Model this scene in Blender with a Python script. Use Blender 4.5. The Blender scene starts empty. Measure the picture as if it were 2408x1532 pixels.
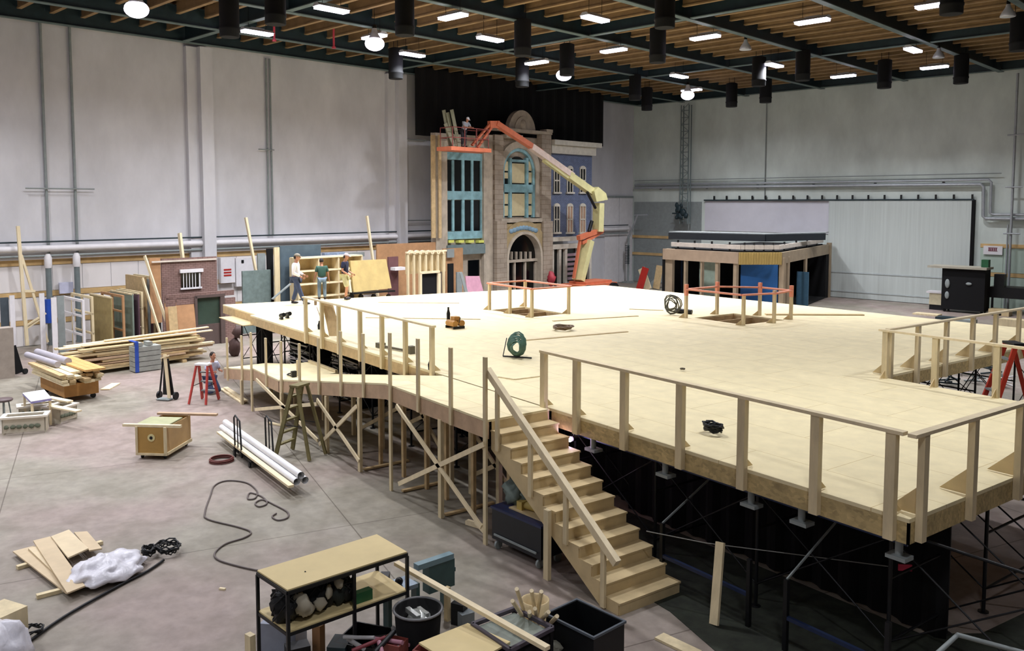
import bpy, bmesh, math, random
from math import sin, cos, pi, radians
from mathutils import Vector, Matrix, noise
from mathutils.geometry import tessellate_polygon
random.seed(7)
S = bpy.context.scene
COL = S.collection
# ------------------------------------------------------------ camera, view, world
F_PX, CY, ZC = 2007.3, 626.14, 6.05
R_ = Vector((0.58870902, 0.80834437, 0.00103256))
U_ = Vector((-0.05958783, 0.04212325, 0.99733391))
W_ = Vector((-0.80614576, 0.58720099, -0.07296582))
EYE = Vector((0, 0, ZC))
cam = bpy.data.cameras.new('camera')
cam.sensor_width = 36
cam.lens = 36 * F_PX / 2408
cam.shift_y = (CY - 766) / 2408
cam.clip_end = 300
cam_o = bpy.data.objects.new('camera', cam)
COL.objects.link(cam_o)
cam_o.matrix_world = Matrix(((R_.x, U_.x, -W_.x, 0), (R_.y, U_.y, -W_.y, 0), (R_.z, U_.z, -W_.z, ZC), (0, 0, 0, 1)))
S.camera = cam_o
S.view_settings.view_transform = 'Standard'
S.view_settings.look = 'None'
S.view_settings.gamma = 1
S.view_settings.use_curve_mapping = False
S.view_settings.exposure = -0.18
wd = bpy.data.worlds.new('world')
S.world = wd
wd.use_nodes = True
wd.node_tree.nodes['Background'].inputs[0].default_value = (.7, .8, 1, 1)
wd.node_tree.nodes['Background'].inputs[1].default_value = 0.05
LAMP_W, BULB_W = 375, 700          # watts of one strip lamp / one round lamp

# ------------------------------------------------------------ where things stand
TH = .172
BM = Matrix.Rotation(TH, 4, 'Z')        # the building is turned 10 degrees against the platform
BI = BM.inverted()
DA, DB, HC = 39.68, 54.52, 13.6
H = 2.25                                # platform height
def ray(x, y): return (x - 1204) * R_ - (y - CY) * U_ + F_PX * W_
def F(x, y, z=0.0):                     # point of the level z seen at photo pixel x, y
    d = ray(x, y); return EYE + d * ((z - ZC) / d.z)
def pY(x, y, Y):
    d = ray(x, y); return EYE + d * (Y / d.y)
def pX(x, y, X):
    d = ray(x, y); return EYE + d * (X / d.x)
def pA(x, y, D):                        # on a plane parallel to the left wall, building frame (b, z)
    d = BI.to_3x3() @ ray(x, y); t = -D / d.x; return d.y * t, ZC + d.z * t
def pB(x, y, D):
    d = BI.to_3x3() @ ray(x, y); t = D / d.y; return d.x * t, ZC + d.z * t
def FB(x, y, z=0.0): return BI @ F(x, y, z)

# ------------------------------------------------------------ materials
def lin(c):
    if isinstance(c, str):
        c = [int(c[i:i + 2], 16) / 255 for i in (0, 2, 4)]
    return [(v / 12.92 if v <= .04045 else ((v + .055) / 1.055) ** 2.4) for v in c]
MATS = {}
def M(name, c, rough=.7, var=.12, scale=4, metal=0, bump=0, kind='noise', c2=None, sx=(1, 1, 1), emit=0, p=None):
    if name in MATS: return MATS[name]
    m = bpy.data.materials.new(name); m.use_nodes = True
    nt = m.node_tree; N = nt.nodes; L = nt.links
    b = N['Principled BSDF']
    b.inputs['Roughness'].default_value = rough
    b.inputs['Metallic'].default_value = metal
    r = lin(c)
    lo = [v * (1 - var) for v in r] + [1]; hi = [min(1, v * (1 + var)) for v in r] + [1]
    if c2: hi = list(lin(c2)) + [1]
    tc = N.new('ShaderNodeTexCoord'); mp = N.new('ShaderNodeMapping')
    mp.inputs['Scale'].default_value = sx
    L.new(tc.outputs['Object'], mp.inputs['Vector'])
    ns = N.new('ShaderNodeTexNoise'); ns.inputs['Scale'].default_value = scale
    ns.inputs['Detail'].default_value = 5; ns.inputs['Roughness'].default_value = .6
    L.new(mp.outputs[0], ns.inputs['Vector'])
    cr = N.new('ShaderNodeValToRGB'); cr.color_ramp.elements[0].position = .3; cr.color_ramp.elements[1].position = .7
    cr.color_ramp.elements[0].color = lo; cr.color_ramp.elements[1].color = hi
    L.new(ns.outputs['Fac'], cr.inputs[0])
    out = cr.outputs[0]; hgt = ns.outputs['Fac']
    def mixc(fac, a, bcol, mode='MIX', k=1.0):
        mx = N.new('ShaderNodeMix'); mx.data_type = 'RGBA'; mx.blend_type = mode
        if isinstance(fac, (int, float)): mx.inputs[0].default_value = fac
        else: L.new(fac, mx.inputs[0])
        L.new(a, mx.inputs[6])
        if isinstance(bcol, (list, tuple)): mx.inputs[7].default_value = list(bcol)[:3] + [1]
        else: L.new(bcol, mx.inputs[7])
        return mx.outputs[2]
    if kind in ('brick', 'sheet'):
        br = N.new('ShaderNodeTexBrick'); L.new(mp.outputs[0], br.inputs['Vector'])
        bw, bh, mort, mc, v = p
        br.inputs['Scale'].default_value = 1; br.inputs['Brick Width'].default_value = bw; br.inputs['Row Height'].default_value = bh
        br.inputs['Mortar Size'].default_value = mort; br.inputs['Mortar Smooth'].default_value = .1
        br.inputs['Color1'].default_value = (1, 1, 1, 1); br.inputs['Color2'].default_value = (v, v, v, 1)
        q = lin(mc); br.inputs['Mortar'].default_value = q + [1]
        out = mixc(1.0, out, br.outputs['Color'], 'MULTIPLY')
        if kind == 'brick':
            xyz = N.new('ShaderNodeSeparateXYZ'); cmb = N.new('ShaderNodeCombineXYZ')
            L.new(mp.outputs[0], xyz.inputs[0]); L.new(xyz.outputs[1], cmb.inputs[0]); L.new(xyz.outputs[2], cmb.inputs[1])
            L.new(cmb.outputs[0], br.inputs['Vector'])
    if kind == 'osb':
        vo = N.new('ShaderNodeTexVoronoi'); vo.inputs['Scale'].default_value = scale * 4
        mp2 = N.new('ShaderNodeMapping'); mp2.inputs['Scale'].default_value = (1, 2.2, 1.6); L.new(tc.outputs['Object'], mp2.inputs[0]); L.new(mp2.outputs[0], vo.inputs['Vector'])
        sp = N.new('ShaderNodeSeparateColor'); L.new(vo.outputs['Color'], sp.inputs[0])
        mr = N.new('ShaderNodeMapRange'); mr.inputs[3].default_value = .72; mr.inputs[4].default_value = 1.05
        L.new(sp.outputs[0], mr.inputs[0])
        out = mixc(1.0, out, mr.outputs[0], 'MULTIPLY')
    if kind == 'floor':
        n2 = N.new('ShaderNodeTexNoise'); n2.inputs['Scale'].default_value = .22; n2.inputs['Detail'].default_value = 3; L.new(tc.outputs['Object'], n2.inputs['Vector'])
        c3 = N.new('ShaderNodeValToRGB'); c3.color_ramp.elements[0].position = .42; c3.color_ramp.elements[1].position = .6
        c3.color_ramp.elements[0].color = (.90, .94, .88, 1); c3.color_ramp.elements[1].color = (1.0, .91, .94, 1)
        L.new(n2.outputs['Fac'], c3.inputs[0]); out = mixc(1.0, out, c3.outputs[0], 'MULTIPLY')
        n4 = N.new('ShaderNodeTexNoise'); n4.inputs['Scale'].default_value = 1.1; n4.inputs['Detail'].default_value = 9; n4.inputs['Distortion'].default_value = .6; L.new(tc.outputs['Object'], n4.inputs['Vector'])
        c4 = N.new('ShaderNodeValToRGB'); c4.color_ramp.elements[0].position = .38; c4.color_ramp.elements[1].position = .62
        c4.color_ramp.elements[0].color = (.80, .79, .76, 1); c4.color_ramp.elements[1].color = (1, 1, 1, 1)
        L.new(n4.outputs['Fac'], c4.inputs[0]); out = mixc(1.0, out, c4.outputs[0], 'MULTIPLY')
        br = N.new('ShaderNodeTexBrick'); mp3 = N.new('ShaderNodeMapping'); mp3.inputs['Rotation'].default_value = (0, 0, .172); L.new(tc.outputs['Object'], mp3.inputs[0]); L.new(mp3.outputs[0], br.inputs['Vector'])
        br.offset = 0; br.inputs['Brick Width'].default_value = 6; br.inputs['Row Height'].default_value = 6; br.inputs['Mortar Size'].default_value = .012; br.inputs['Scale'].default_value = 1
        br.inputs['Color1'].default_value = (1, 1, 1, 1); br.inputs['Color2'].default_value = (.95, .95, .95, 1); br.inputs['Mortar'].default_value = (.45, .42, .4, 1)
        out = mixc(1.0, out, br.outputs['Color'], 'MULTIPLY')
    L.new(out, b.inputs['Base Color'])
    if bump:
        bp = N.new('ShaderNodeBump'); bp.inputs['Strength'].default_value = bump; bp.inputs['Distance'].default_value = .02
        L.new(hgt, bp.inputs['Height']); L.new(bp.outputs[0], b.inputs['Normal'])
    if emit:
        b.inputs['Emission Color'].default_value = r + [1]; b.inputs['Emission Strength'].default_value = emit
    MATS[name] = m
    return m
PLY = M('plywood_deck', 'ecdfb4', .6, .08, 2.6, kind='sheet', p=(2.44, 1.22, .006, 'd8ccb0', .97), sx=(1, 1, 1))
LUM = M('raw_lumber', 'd8c8a2', .65, .16, 6, sx=(1, 1, .25))
LUM2 = M('raw_lumber_pale', 'e9d9b4', .6, .1, 6, sx=(1, 1, .25))
LUMD = M('raw_lumber_tan', 'c2a87c', .7, .18, 5)
OSB = M('osb_board', 'c6b07c', .7, .22, 3.5, kind='osb')
PLYW = M('plywood_sheet', 'cdb88c', .6, .13, 2.5)
PLYB = M('brown_plywood', 'b58a62', .65, .15, 2.5)
REDW = M('fir_board', 'bfa284', .65, .15, 4)
BLK = M('black_steel', '16181b', .45, .2, 6, metal=.3)
BLKM = M('matte_black', '050507', .98, .2, 3)
DUCT = M('black_duct_fabric', '070a0d', .9, .3, 4)
STEEL = M('dark_green_steel', '1d3036', .55, .2, 3)
FLANGE = M('beam_flange', '5c6d6c', .6, .15, 3)
GALV = M('galvanised_pipe', 'a9aeb2', .45, .1, 5, metal=.4)
GREY = M('grey_paint', '8d9594', .6, .1, 4)
WHITE = M('white_paint', 'e4e2e4', .55, .06, 3)
ORANGE = M('orange_paint', 'cd7250', .5, .12, 3)
PINKO = M('salmon_paint', 'e99b80', .6, .12, 4)
CREAM = M('cream_yellow_paint', 'd6d097', .55, .1, 2)
TEAL = M('weathered_teal_paint', '86b0b8', .6, .25, 2.5)
DARKG = M('dark_glass', '07090b', .15, .1, 2)
STONE = M('carved_stone', 'a39686', .85, .18, 1.2, kind='brick', p=(.7, .3, .012, 'c8c0b6', .9), bump=.3)
STONE2 = M('plain_stone', 'b0a594', .85, .2, 2, bump=.3)
BLUEB = M('blue_brick', '6a7590', .8, .16, 3, kind='brick', p=(.22, .08, .008, 'a0a4b0', .85))
BRICK = M('mauve_brick', '8b7069', .85, .14, 3, kind='brick', p=(.22, .08, .008, 'b8aaa4', .85))
REDP = M('red_paint', 'b02a22', .5, .15, 3)
SKIN = M('skin', 'b98468', .6, .06, 3)
CONC = M('wall_paint', 'd4d4d8', .85, .10, .7, sx=(1, 1, .5), bump=.35)
CONCB = M('wall_paint_back', 'd0dad4', .85, .13, .7, sx=(1, 1, .5), bump=.35)
BOARD = M('white_board_panel', 'e6e2e0', .7, .05, 1, sx=(1, 1, .4))
FLOORM = M('sealed_concrete', '9a9188', .6, .15, 4.5, kind='floor')
RAILW = M('rub_rail_wood', 'cfae78', .7, .18, 2)

# ------------------------------------------------------------ mesh building
SPLITN = {'cross_brace', 'jack_plate', 'stanchion', 'ledger', 'hanger_rod', 'cornice', 'hatch_curb', 'batten', 'ornament', 'edge_framing', 'boarded_pane', 'marker_lamp', 'stacked_slat', 'brace', 'handle_frame', 'motor_housing', 'worn_patch', 'emblem', 'hanger', 'light_band', 'caster', 'door_strip'}
class MB:
    def __init__(s, mat4=None):
        s.v, s.f, s.mi, s.mats, s.sm, s.grp = [], [], [], [], [], []
        s.M = mat4 or Matrix.Identity(4); s.cur = 0
    def use(s, m):
        if m not in s.mats: s.mats.append(m)
        s.cur = s.mats.index(m); return s
    def add(s, vs, fs, smooth=False):
        s.grp.append((len(s.v), len(s.v) + len(vs))); o = len(s.v); s.v += [s.M @ Vector(v) for v in vs]
        for f in fs:
            s.f.append([i + o for i in f]); s.mi.append(s.cur); s.sm.append(smooth)
        return s
    def box(s, x0, x1, y0, y1, z0, z1):
        x0, x1 = min(x0, x1), max(x0, x1); y0, y1 = min(y0, y1), max(y0, y1); z0, z1 = min(z0, z1), max(z0, z1)
        return s.add([(x0, y0, z0), (x1, y0, z0), (x1, y1, z0), (x0, y1, z0), (x0, y0, z1), (x1, y0, z1), (x1, y1, z1), (x0, y1, z1)],
                     [(0, 3, 2, 1), (4, 5, 6, 7), (0, 1, 5, 4), (1, 2, 6, 5), (2, 3, 7, 6), (3, 0, 4, 7)])
    def frame(s, p0, p1, up=None):
        d = (Vector(p1) - Vector(p0)); L = d.length; d = d.normalized()
        u = Vector(up) if up else (Vector((0, 0, 1)) if abs(d.z) < .95 else Vector((1, 0, 0)))
        side = d.cross(u).normalized(); return d, side, side.cross(d).normalized(), L
    def bar(s, p0, p1, w, t, up=None):     # w across (sideways), t along up
        d, a, b, L = s.frame(p0, p1, up); p0 = Vector(p0); p1 = Vector(p1)
        vs = []
        for p in (p0, p1):
            for i, j in ((-1, -1), (1, -1), (1, 1), (-1, 1)): vs.append(p + a * w / 2 * i + b * t / 2 * j)
        return s.add(vs, [(0, 1, 2, 3), (7, 6, 5, 4), (0, 4, 5, 1), (1, 5, 6, 2), (2, 6, 7, 3), (3, 7, 4, 0)])
    def cyl(s, p0, p1, r, n=10, r2=None, caps=True):
        d, a, b, L = s.frame(p0, p1); r2 = r if r2 is None else r2
        vs = []
        for p, q in ((Vector(p0), r), (Vector(p1), r2)):
            for i in range(n): vs.append(p + a * q * cos(2 * pi * i / n) + b * q * sin(2 * pi * i / n))
        fs = [(i, (i + 1) % n, n + (i + 1) % n, n + i) for i in range(n)]
        s.add(vs, fs, True)
        if caps: s.add(vs[:n], [tuple(range(n))[::-1]]); s.add(vs[n:], [tuple(range(n))])
        return s
    def tube(s, pts, r, n=6, closed=False):
        P = [Vector(p) for p in pts]; m = len(P); vs = []; prev = None
        for i in range(m):
            a = P[(i - 1) % m] if (closed or i > 0) else P[0]
            b = P[(i + 1) % m] if (closed or i < m - 1) else P[-1]
            t = (b - a).normalized() if (b - a).length > 1e-9 else Vector((0, 0, 1))
            if prev is None: prev = t.orthogonal().normalized()
            u = (prev - t * prev.dot(t)); u = u.normalized() if u.length > 1e-6 else t.orthogonal().normalized()
            prev = u; w = t.cross(u)
            for k in range(n): vs.append(P[i] + u * r * cos(2 * pi * k / n) + w * r * sin(2 * pi * k / n))
        fs = []
        for i in range(m if closed else m - 1):
            j = (i + 1) % m
            for k in range(n): fs.append((i * n + k, i * n + (k + 1) % n, j * n + (k + 1) % n, j * n + k))
        s.add(vs, fs, True)
        if not closed: s.add(vs[:n], [tuple(range(n))[::-1]]); s.add(vs[-n:], [tuple(range(n))])
        return s
    def lathe(s, prof, c, n=20):           # prof: (r, z)
        vs = []
        for r, z in prof:
            for k in range(n): vs.append((c[0] + r * cos(2 * pi * k / n), c[1] + r * sin(2 * pi * k / n), c[2] + z))
        fs = []
        for i in range(len(prof) - 1):
            for k in range(n): fs.append((i * n + k, i * n + (k + 1) % n, (i + 1) * n + (k + 1) % n, (i + 1) * n + k))
        s.add(vs, fs, True)
        if prof[0][0] > 1e-4: s.add(vs[:n], [tuple(range(n))[::-1]])
        if prof[-1][0] > 1e-4: s.add(vs[-n:], [tuple(range(n))])
        return s
    def prism(s, pts, vec):                # flat 3D outline pushed along vec
        n = len(pts); P = [Vector(p) for p in pts]; vec = Vector(vec)
        s.add(P + [p + vec for p in P], [tuple(range(n))[::-1], tuple(range(n, 2 * n))] + [(i, (i + 1) % n, n + (i + 1) % n, n + i) for i in range(n)])
        return s
    def holed(s, loops, z0, z1):           # flat slab with holes
        flat = [Vector((p[0], p[1], 0)) for l in loops for p in l]
        tri = tessellate_polygon([[Vector((p[0], p[1], 0)) for p in l] for l in loops])
        s.add([(p.x, p.y, z1) for p in flat], [t for t in tri]); s.add([(p.x, p.y, z0) for p in flat], [t[::-1] for t in tri])
        for l in loops:
            n = len(l); s.add([(p[0], p[1], z0) for p in l] + [(p[0], p[1], z1) for p in l], [(i, (i + 1) % n, n + (i + 1) % n, n + i) for i in range(n)])
        return s
    def ball(s, c, r, n=10, sc=(1, 1, 1), bumpy=0, seed=0, lo=-1.0):
        vs = []; m = n
        for i in range(m + 1):
            a = -pi / 2 + pi * i / m
            for k in range(2 * n):
                q = Vector((cos(a) * cos(pi * k / n), cos(a) * sin(pi * k / n), max(sin(a), lo)))
                f = 1 + bumpy * noise.noise(q * 2.5 + Vector((seed, seed, seed)))
                vs.append((c[0] + q.x * r * sc[0] * f, c[1] + q.y * r * sc[1] * f, c[2] + q.z * r * sc[2] * f))
        w = 2 * n
        return s.add(vs, [(i * w + k, i * w + (k + 1) % w, (i + 1) * w + (k + 1) % w, (i + 1) * w + k) for i in range(m) for k in range(w)], True)
    def build(s, name, parent=None, mat=None, flip=False):
        if parent and name in SPLITN:
            B = []
            for a, b in s.grp:
                vs = s.v[a:b]; bb = [min(v.x for v in vs) - .006, max(v.x for v in vs) + .006, min(v.y for v in vs) - .006, max(v.y for v in vs) + .006, min(v.z for v in vs) - .006, max(v.z for v in vs) + .006]
                hit = [c for c in B if all(c[1][2 * i] <= bb[2 * i + 1] and bb[2 * i] <= c[1][2 * i + 1] for i in range(3))]
                mem = [(a, b)]
                for c in hit:
                    B.remove(c); mem += c[0]
                    for i in range(3): bb[2 * i] = min(bb[2 * i], c[1][2 * i]); bb[2 * i + 1] = max(bb[2 * i + 1], c[1][2 * i + 1])
                B.append((mem, bb))
            if len(B) > 1:
                for mem, _ in B:
                    idx = [i for a, b in sorted(mem) for i in range(a, b)]; mp = {j: i for i, j in enumerate(idx)}
                    q = MB(); q.mats = s.mats; q.v = [s.v[i] for i in idx]
                    for f, m_, sm_ in zip(s.f, s.mi, s.sm):
                        if f[0] in mp: q.f.append([mp[i] for i in f]); q.mi.append(m_); q.sm.append(sm_)
                    q.grp = [(0, len(q.v))]; o = q.build(name, parent)
                return o
        me = bpy.data.meshes.new(name)
        if parent: inv = WM[parent.name].inverted(); base = None
        else:
            xs = [v.x for v in s.v]; ys = [v.y for v in s.v]; zs = [v.z for v in s.v]
            base = Matrix.Translation(((min(xs) + max(xs)) / 2, (min(ys) + max(ys)) / 2, min(zs))); inv = base.inverted()
        me.from_pydata([inv @ v for v in s.v], [], s.f)
        for m in (s.mats if s.mats else [mat or LUM]): me.materials.append(m)
        me.polygons.foreach_set('material_index', s.mi); me.polygons.foreach_set('use_smooth', s.sm)
        bm = bmesh.new(); bm.from_mesh(me); bmesh.ops.recalc_face_normals(bm, faces=bm.faces); bm.to_mesh(me); bm.free()
        o = bpy.data.objects.new(name, me); COL.objects.link(o)
        if parent: o.parent = parent; WM[o.name] = WM[parent.name]
        else: o.matrix_world = base; WM[o.name] = base
        return o
WM = {}
def tag(o, label, cat, group=None, kind=None):
    o['label'] = label; o['category'] = cat
    if group: o['group'] = group
    if kind: o['kind'] = kind
    return o
def thing(name, label, cat, loc=(0, 0, 0), rz=0, group=None):
    o = bpy.data.objects.new(name, None); COL.objects.link(o); o.empty_display_size = .2
    o.location = Vector(loc); o.rotation_euler = (0, 0, rz)
    WM[o.name] = Matrix.Translation(Vector(loc)) @ Matrix.Rotation(rz, 4, 'Z')
    return tag(o, label, cat, group)
def struct(mb, name, parent=None):
    o = mb.build(name, parent)
    if not parent: o['kind'] = 'structure'
    return o
def copy_tree(o, loc=None, rz=None, label=None, group=None, parent=None):
    c = o.copy(); COL.objects.link(c)
    if parent: c.parent = parent
    if loc is not None: c.location = Vector(loc)
    if rz is not None: c.rotation_euler = (0, 0, rz)
    if label: c['label'] = label
    if group: c['group'] = group
    for ch in list(o.children): copy_tree(ch, parent=c)
    return c
def bl(p): return BM @ Vector(p)
ORD = ['leftmost', 'second from the left', 'third from the left', 'fourth from the left', 'fifth from the left', 'sixth from the left', 'seventh from the left', 'eighth from the left',
       'eighth from the right', 'seventh from the right', 'sixth from the right', 'fifth from the right', 'fourth from the right', 'third from the right', 'second from the right', 'rightmost']
def ordn(i, n):
    if i < (n + 1) // 2: return (['leftmost'] + [w + ' from the left' for w in ('second', 'third', 'fourth', 'fifth', 'sixth', 'seventh', 'eighth', 'ninth', 'tenth')])[i]
    return (['rightmost'] + [w + ' from the right' for w in ('second', 'third', 'fourth', 'fifth', 'sixth', 'seventh', 'eighth', 'ninth', 'tenth')])[n - 1 - i]

# ============================================================ THE ROOM
# building frame: a = across (left wall at a=-DA), b = along (back wall at b=DB)
A1, B0 = 22.0, -14.0
fb = MB(BM).use(FLOORM); fb.box(-DA - .4, A1, B0, DB + .4, -.3, 0); struct(fb, 'floor')
w = MB(BM).use(CONC); w.box(-DA - .4, -DA, B0, DB + .4, 0, 15.2)
wl = struct(w, 'wall_left')
w = MB(BM).use(CONCB); w.box(-DA, A1, DB, DB + .4, 0, 15.2); wb = struct(w, 'wall_back')
w = MB(BM).use(CONC); w.box(A1, A1 + .4, B0, DB + .4, 0, 15.2); struct(w, 'wall_right')
w = MB(BM).use(CONC); w.box(-DA - .4, A1 + .4, B0 - .4, B0, 0, 15.2); struct(w, 'wall_front')
ROOF = M('roof_sheathing', '60482e', .8, .25, 2)
JOI = M('roof_joist', '8e7450', .75, .2, 2)
cl = MB(BM).use(ROOF); cl.box(-DA - .4, A1 + .4, B0 - .4, DB + .4, 14.5, 14.8); ceil = struct(cl, 'ceiling')
UB = [-38.9, -35.2, -30.0, -24.6, -19.4, -14.2, -9.0, -3.6, 2.0, 8.0, 14.0]
k = 0
b = B0 + .5
while b < DB - .3:                       # joists run from the left wall to the right over the beams
    j = MB(BM).use(JOI); ends = [-DA] + UB + [A1]
    for i in range(len(ends) - 1):
        if ends[i + 1] - ends[i] > .8: j.box(ends[i] + .16, ends[i + 1] - .16, b - .05, b + .05, 13.94, 14.36); j.box(ends[i] + .16, ends[i + 1] - .16, b - .09, b + .09, 13.88, 13.94)
    j.build('joist', ceil)
    b += 1.22 if not any(abs(b + 1.22 - q) < .35 for q in (-5.6, 6.3, 18.3, 30.3, 42.4, 53.9)) else 1.7
sp = MB(BM).use(JOI)
a = -DA + .5
while a < A1:
    sp.box(a - .04, a + .04, B0 + .1, DB - .05, 14.38, 14.5); a += .61
sp.build('subpurlin', ceil)
def ibeam(mb, p0, p1, hgt, wid):
    d = (Vector(p1) - Vector(p0)).normalized(); up = Vector((0, 0, 1))
    z = Vector((0, 0, hgt))
    mb.bar(Vector(p0) + z / 2, Vector(p1) + z / 2, .03, hgt - .04); mb.bar(Vector(p0) + z * .98, Vector(p1) + z * .98, wid, .035); mb.use(FLANGE).bar(Vector(p0) + z * .02, Vector(p1) + z * .02, wid, .035); mb.use(STEEL)
n = 0
for a in UB:
    g = MB(BM).use(STEEL); ibeam(g, (a, B0 + .05, 13.5), (a, DB - .05, 13.5), .76, .3); n += 1
    struct(g, 'trim_%d' % n)
for b in (-5.6, 6.3, 18.3, 30.3, 42.4, 53.9):
    g = MB(BM).use(STEEL)
    for i in range(len(UB) - 1): ibeam(g, (UB[i] + .17, b, 13.52), (UB[i + 1] - .17, b, 13.52), .74, .28)
    n += 1; struct(g, 'trim_%d' % n)
# pilasters on the left wall
for b in (-5.4, 7.2, 19.25, 31.1, 42.9):
    g = MB(BM).use(CONC); g.box(-DA, -DA + .28, b - .62, b + .5, 0, 13.45); g.box(-DA + .28, -DA + .62, b - .1, b + .5, 0, 13.45); n += 1
    struct(g, 'trim_%d' % n)
# wall mounted rub rails and boards, left wall
g = MB(BM).use(RAILW)
g.box(-DA, -DA + .06, 4, 30.3, 3.42, 3.66); g.box(-DA, -DA + .06, 4, 30.3, 2.08, 2.3); g.box(-DA, -DA + .06, 4, 30.3, .9, 1.1)
n += 1; struct(g, 'trim_%d' % n)
g = MB(BM).use(BOARD)
b = 4.0
while b < 30.2:
    if not any(abs(b + .6 - q) < 1.2 for q in (7.2, 19.25)): g.box(-DA, -DA + .03, b + .01, b + 1.2, 2.32, 3.40); g.box(-DA, -DA + .03, b + .01, b + 1.2, 1.12, 2.06); g.box(-DA, -DA + .03, b + .01, b + 1.2, 0.02, .88)
    b += 1.22
n += 1; struct(g, 'trim_%d' % n)
# light panelled doors at the far end of the left wall
d1 = MB(BM).use(WHITE); b0, z0 = pA(1421, 470, DA); b1, _ = pA(1487, 470, DA)
z1 = 6.5
d1.box(-DA, -DA + .08, b0, (b0 + b1) / 2 - .03, 0.02, z1); d1.box(-DA, -DA + .08, (b0 + b1) / 2 + .03, b1 - .05, .02, z1)
dd = struct(d1, 'door_1')
d1 = MB(BM).use(GREY); d1.box(-DA + .08, -DA + .14, b0, b1 - .05, z1, z1 + .15); d1.build('door_track', dd)
# long sliding door on the back wall
SLD = M('sliding_door_boards', 'c4ccc8', .7, .07, 1.5, sx=(6, 1, .15), bump=.5)
SLDL = M('washed_white_wall', 'd4d4dc', .8, .05, 1)
a0, a1 = -23.9, -15.4
d2 = MB(BM).use(SLD); d2.box(a0, a1, DB - .22, DB - .1, .03, 6.25); d2o = struct(d2, 'door_2')
d2 = MB(BM).use(WHITE); d2.use(M('door_strip_grey', 'b4bcbc', .7)); d2.box(a0, a1, DB - .25, DB - .22, 1.62, 1.7); d2.box(a0, a1, DB - .25, DB - .22, .4, .47); d2.build('batten', d2o)
d2 = MB(BM).use(BLKM); d2.box(a1, a1 + .16, DB - .24, DB - .02, .03, 6.3); d2.build('rubber_edge', d2o)
d2 = MB(BM).use(STEEL)
d2.box(-33.2, a1 + .1, DB - .26, DB - .1, 6.27, 6.36); d2.build('door_track', d2o)
d2 = MB(BM).use(BLK)
for i in range(18):
    q = -32.4 + i * 1.0; d2.box(q - .05, q + .05, DB - .2, DB - .12, 6.36, 6.62)
d2.build('hanger', d2o)
g = MB(BM).use(SLDL); g.box(-33.2, a0 - .02, DB - .06, DB, 4.1, 6.26); n += 1; struct(g, 'trim_%d' % n)
g = MB(BM).use(GREY); g.box(-39.5, -33.5, DB - .05, DB, .02, 6.2)
n += 1; struct(g, 'trim_%d' % n)
g = MB(BM).use(RAILW); g.box(-39.6, -35.9, DB - .11, DB - .05, 3.42, 3.62); g.box(-39.6, -35.9, DB - .11, DB - .05, 2.1, 2.3)
for z in (3.75, 2.1, .9): g.box(-14.9, 6, DB - .06, DB, z - .2, z + .02)
n += 1; struct(g, 'trim_%d' % n)
g = MB(BM).use(BOARD); g.use(M('greenish_panel', 'b4c6b8', .7, .06, 1))
q = -14.9
while q < 6:
    g.box(q + .01, q + 1.2, DB - .04, DB, 2.14, 3.53); g.box(q + .01, q + 1.2, DB - .04, DB, .94, 1.88); g.box(q + .01, q + 1.2, DB - .04, DB, .02, .68); q += 1.22
n += 1; struct(g, 'trim_%d' % n)

# ============================================================ PIPES ON THE WALLS
def pipe_thing(name, label, cat, runs, r, mat, frame=BM, clamps=None):
    m = MB(frame).use(mat)
    for p in runs: m.tube(p, r, 8)
    if clamps is None: return tag(m.build(name), label, cat)
    o = m.build(name); tag(o, label, cat)
    c = MB(frame).use(BLK)
    for q in clamps: c.box(q[0] - .05, q[0] + .09, q[1] - .05, q[1] + .05, q[2] - .12, q[2] + .12)
    c.build('clamp', o)
    return o
X = -DA + .32
pipe_thing('wall_pipe', 'thick pale horizontal pipe running along the whole left wall', 'pipe', [[(X, 2, 4.13), (X, 53.5, 4.13)]], .14, WHITE, clamps=[(X - .1, q, 4.13) for q in range(4, 53, 3)])
pipe_thing('wall_pipe', 'thin dark horizontal conduit just above the thick pale pipe', 'pipe', [[(X, 2, 4.42), (X, 53.5, 4.42)]], .035, STEEL)
pipe_thing('wall_pipe', 'thin grey conduit just below the thick pale pipe on left wall', 'pipe', [[(X, 2, 3.82), (X, 53.5, 3.82)]], .05, GREY)
for xx, lab in ((94, 'vertical grey conduit nearest the left edge of the picture'), (163, 'vertical grey conduit second from the left on the left wall')):
    q, _ = pA(xx, 60, DA - .12); pipe_thing('conduit', lab, 'conduit', [[(-DA + .12, q, 3.9), (-DA + .12, q, 13.6)]], .06, GREY)
for xx, lab in ((625, 'left one of two close vertical conduits midway along the left wall'), (634, 'right one of two close vertical conduits midway along the left wall')):
    q, _ = pA(xx, 140, DA - .12); pipe_thing('conduit', lab, 'conduit', [[(-DA + .12, q, 4.4), (-DA + .12, q, 13.4)]], .05, GREY)
for xx, lab in ((114, 'white capped steel post on the left wall, left one of two'), (181, 'white capped steel post on the left wall, right one of two')):
    q, _ = pA(xx, 640, DA - .4); o = MB(BM).use(STEEL).use(M('grey_post', '717c7e', .5)).cyl((-DA + .4, q, 0), (-DA + .4, q, 3.3), .12, 10).build('steel_post'); tag(o, lab, 'post')
    MB(BM).use(WHITE).lathe([(.13, 0), (.15, .1), (.15, .45), (.08, .6)], (-DA + .4, q, 3.3)).build('cap', o)
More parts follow.
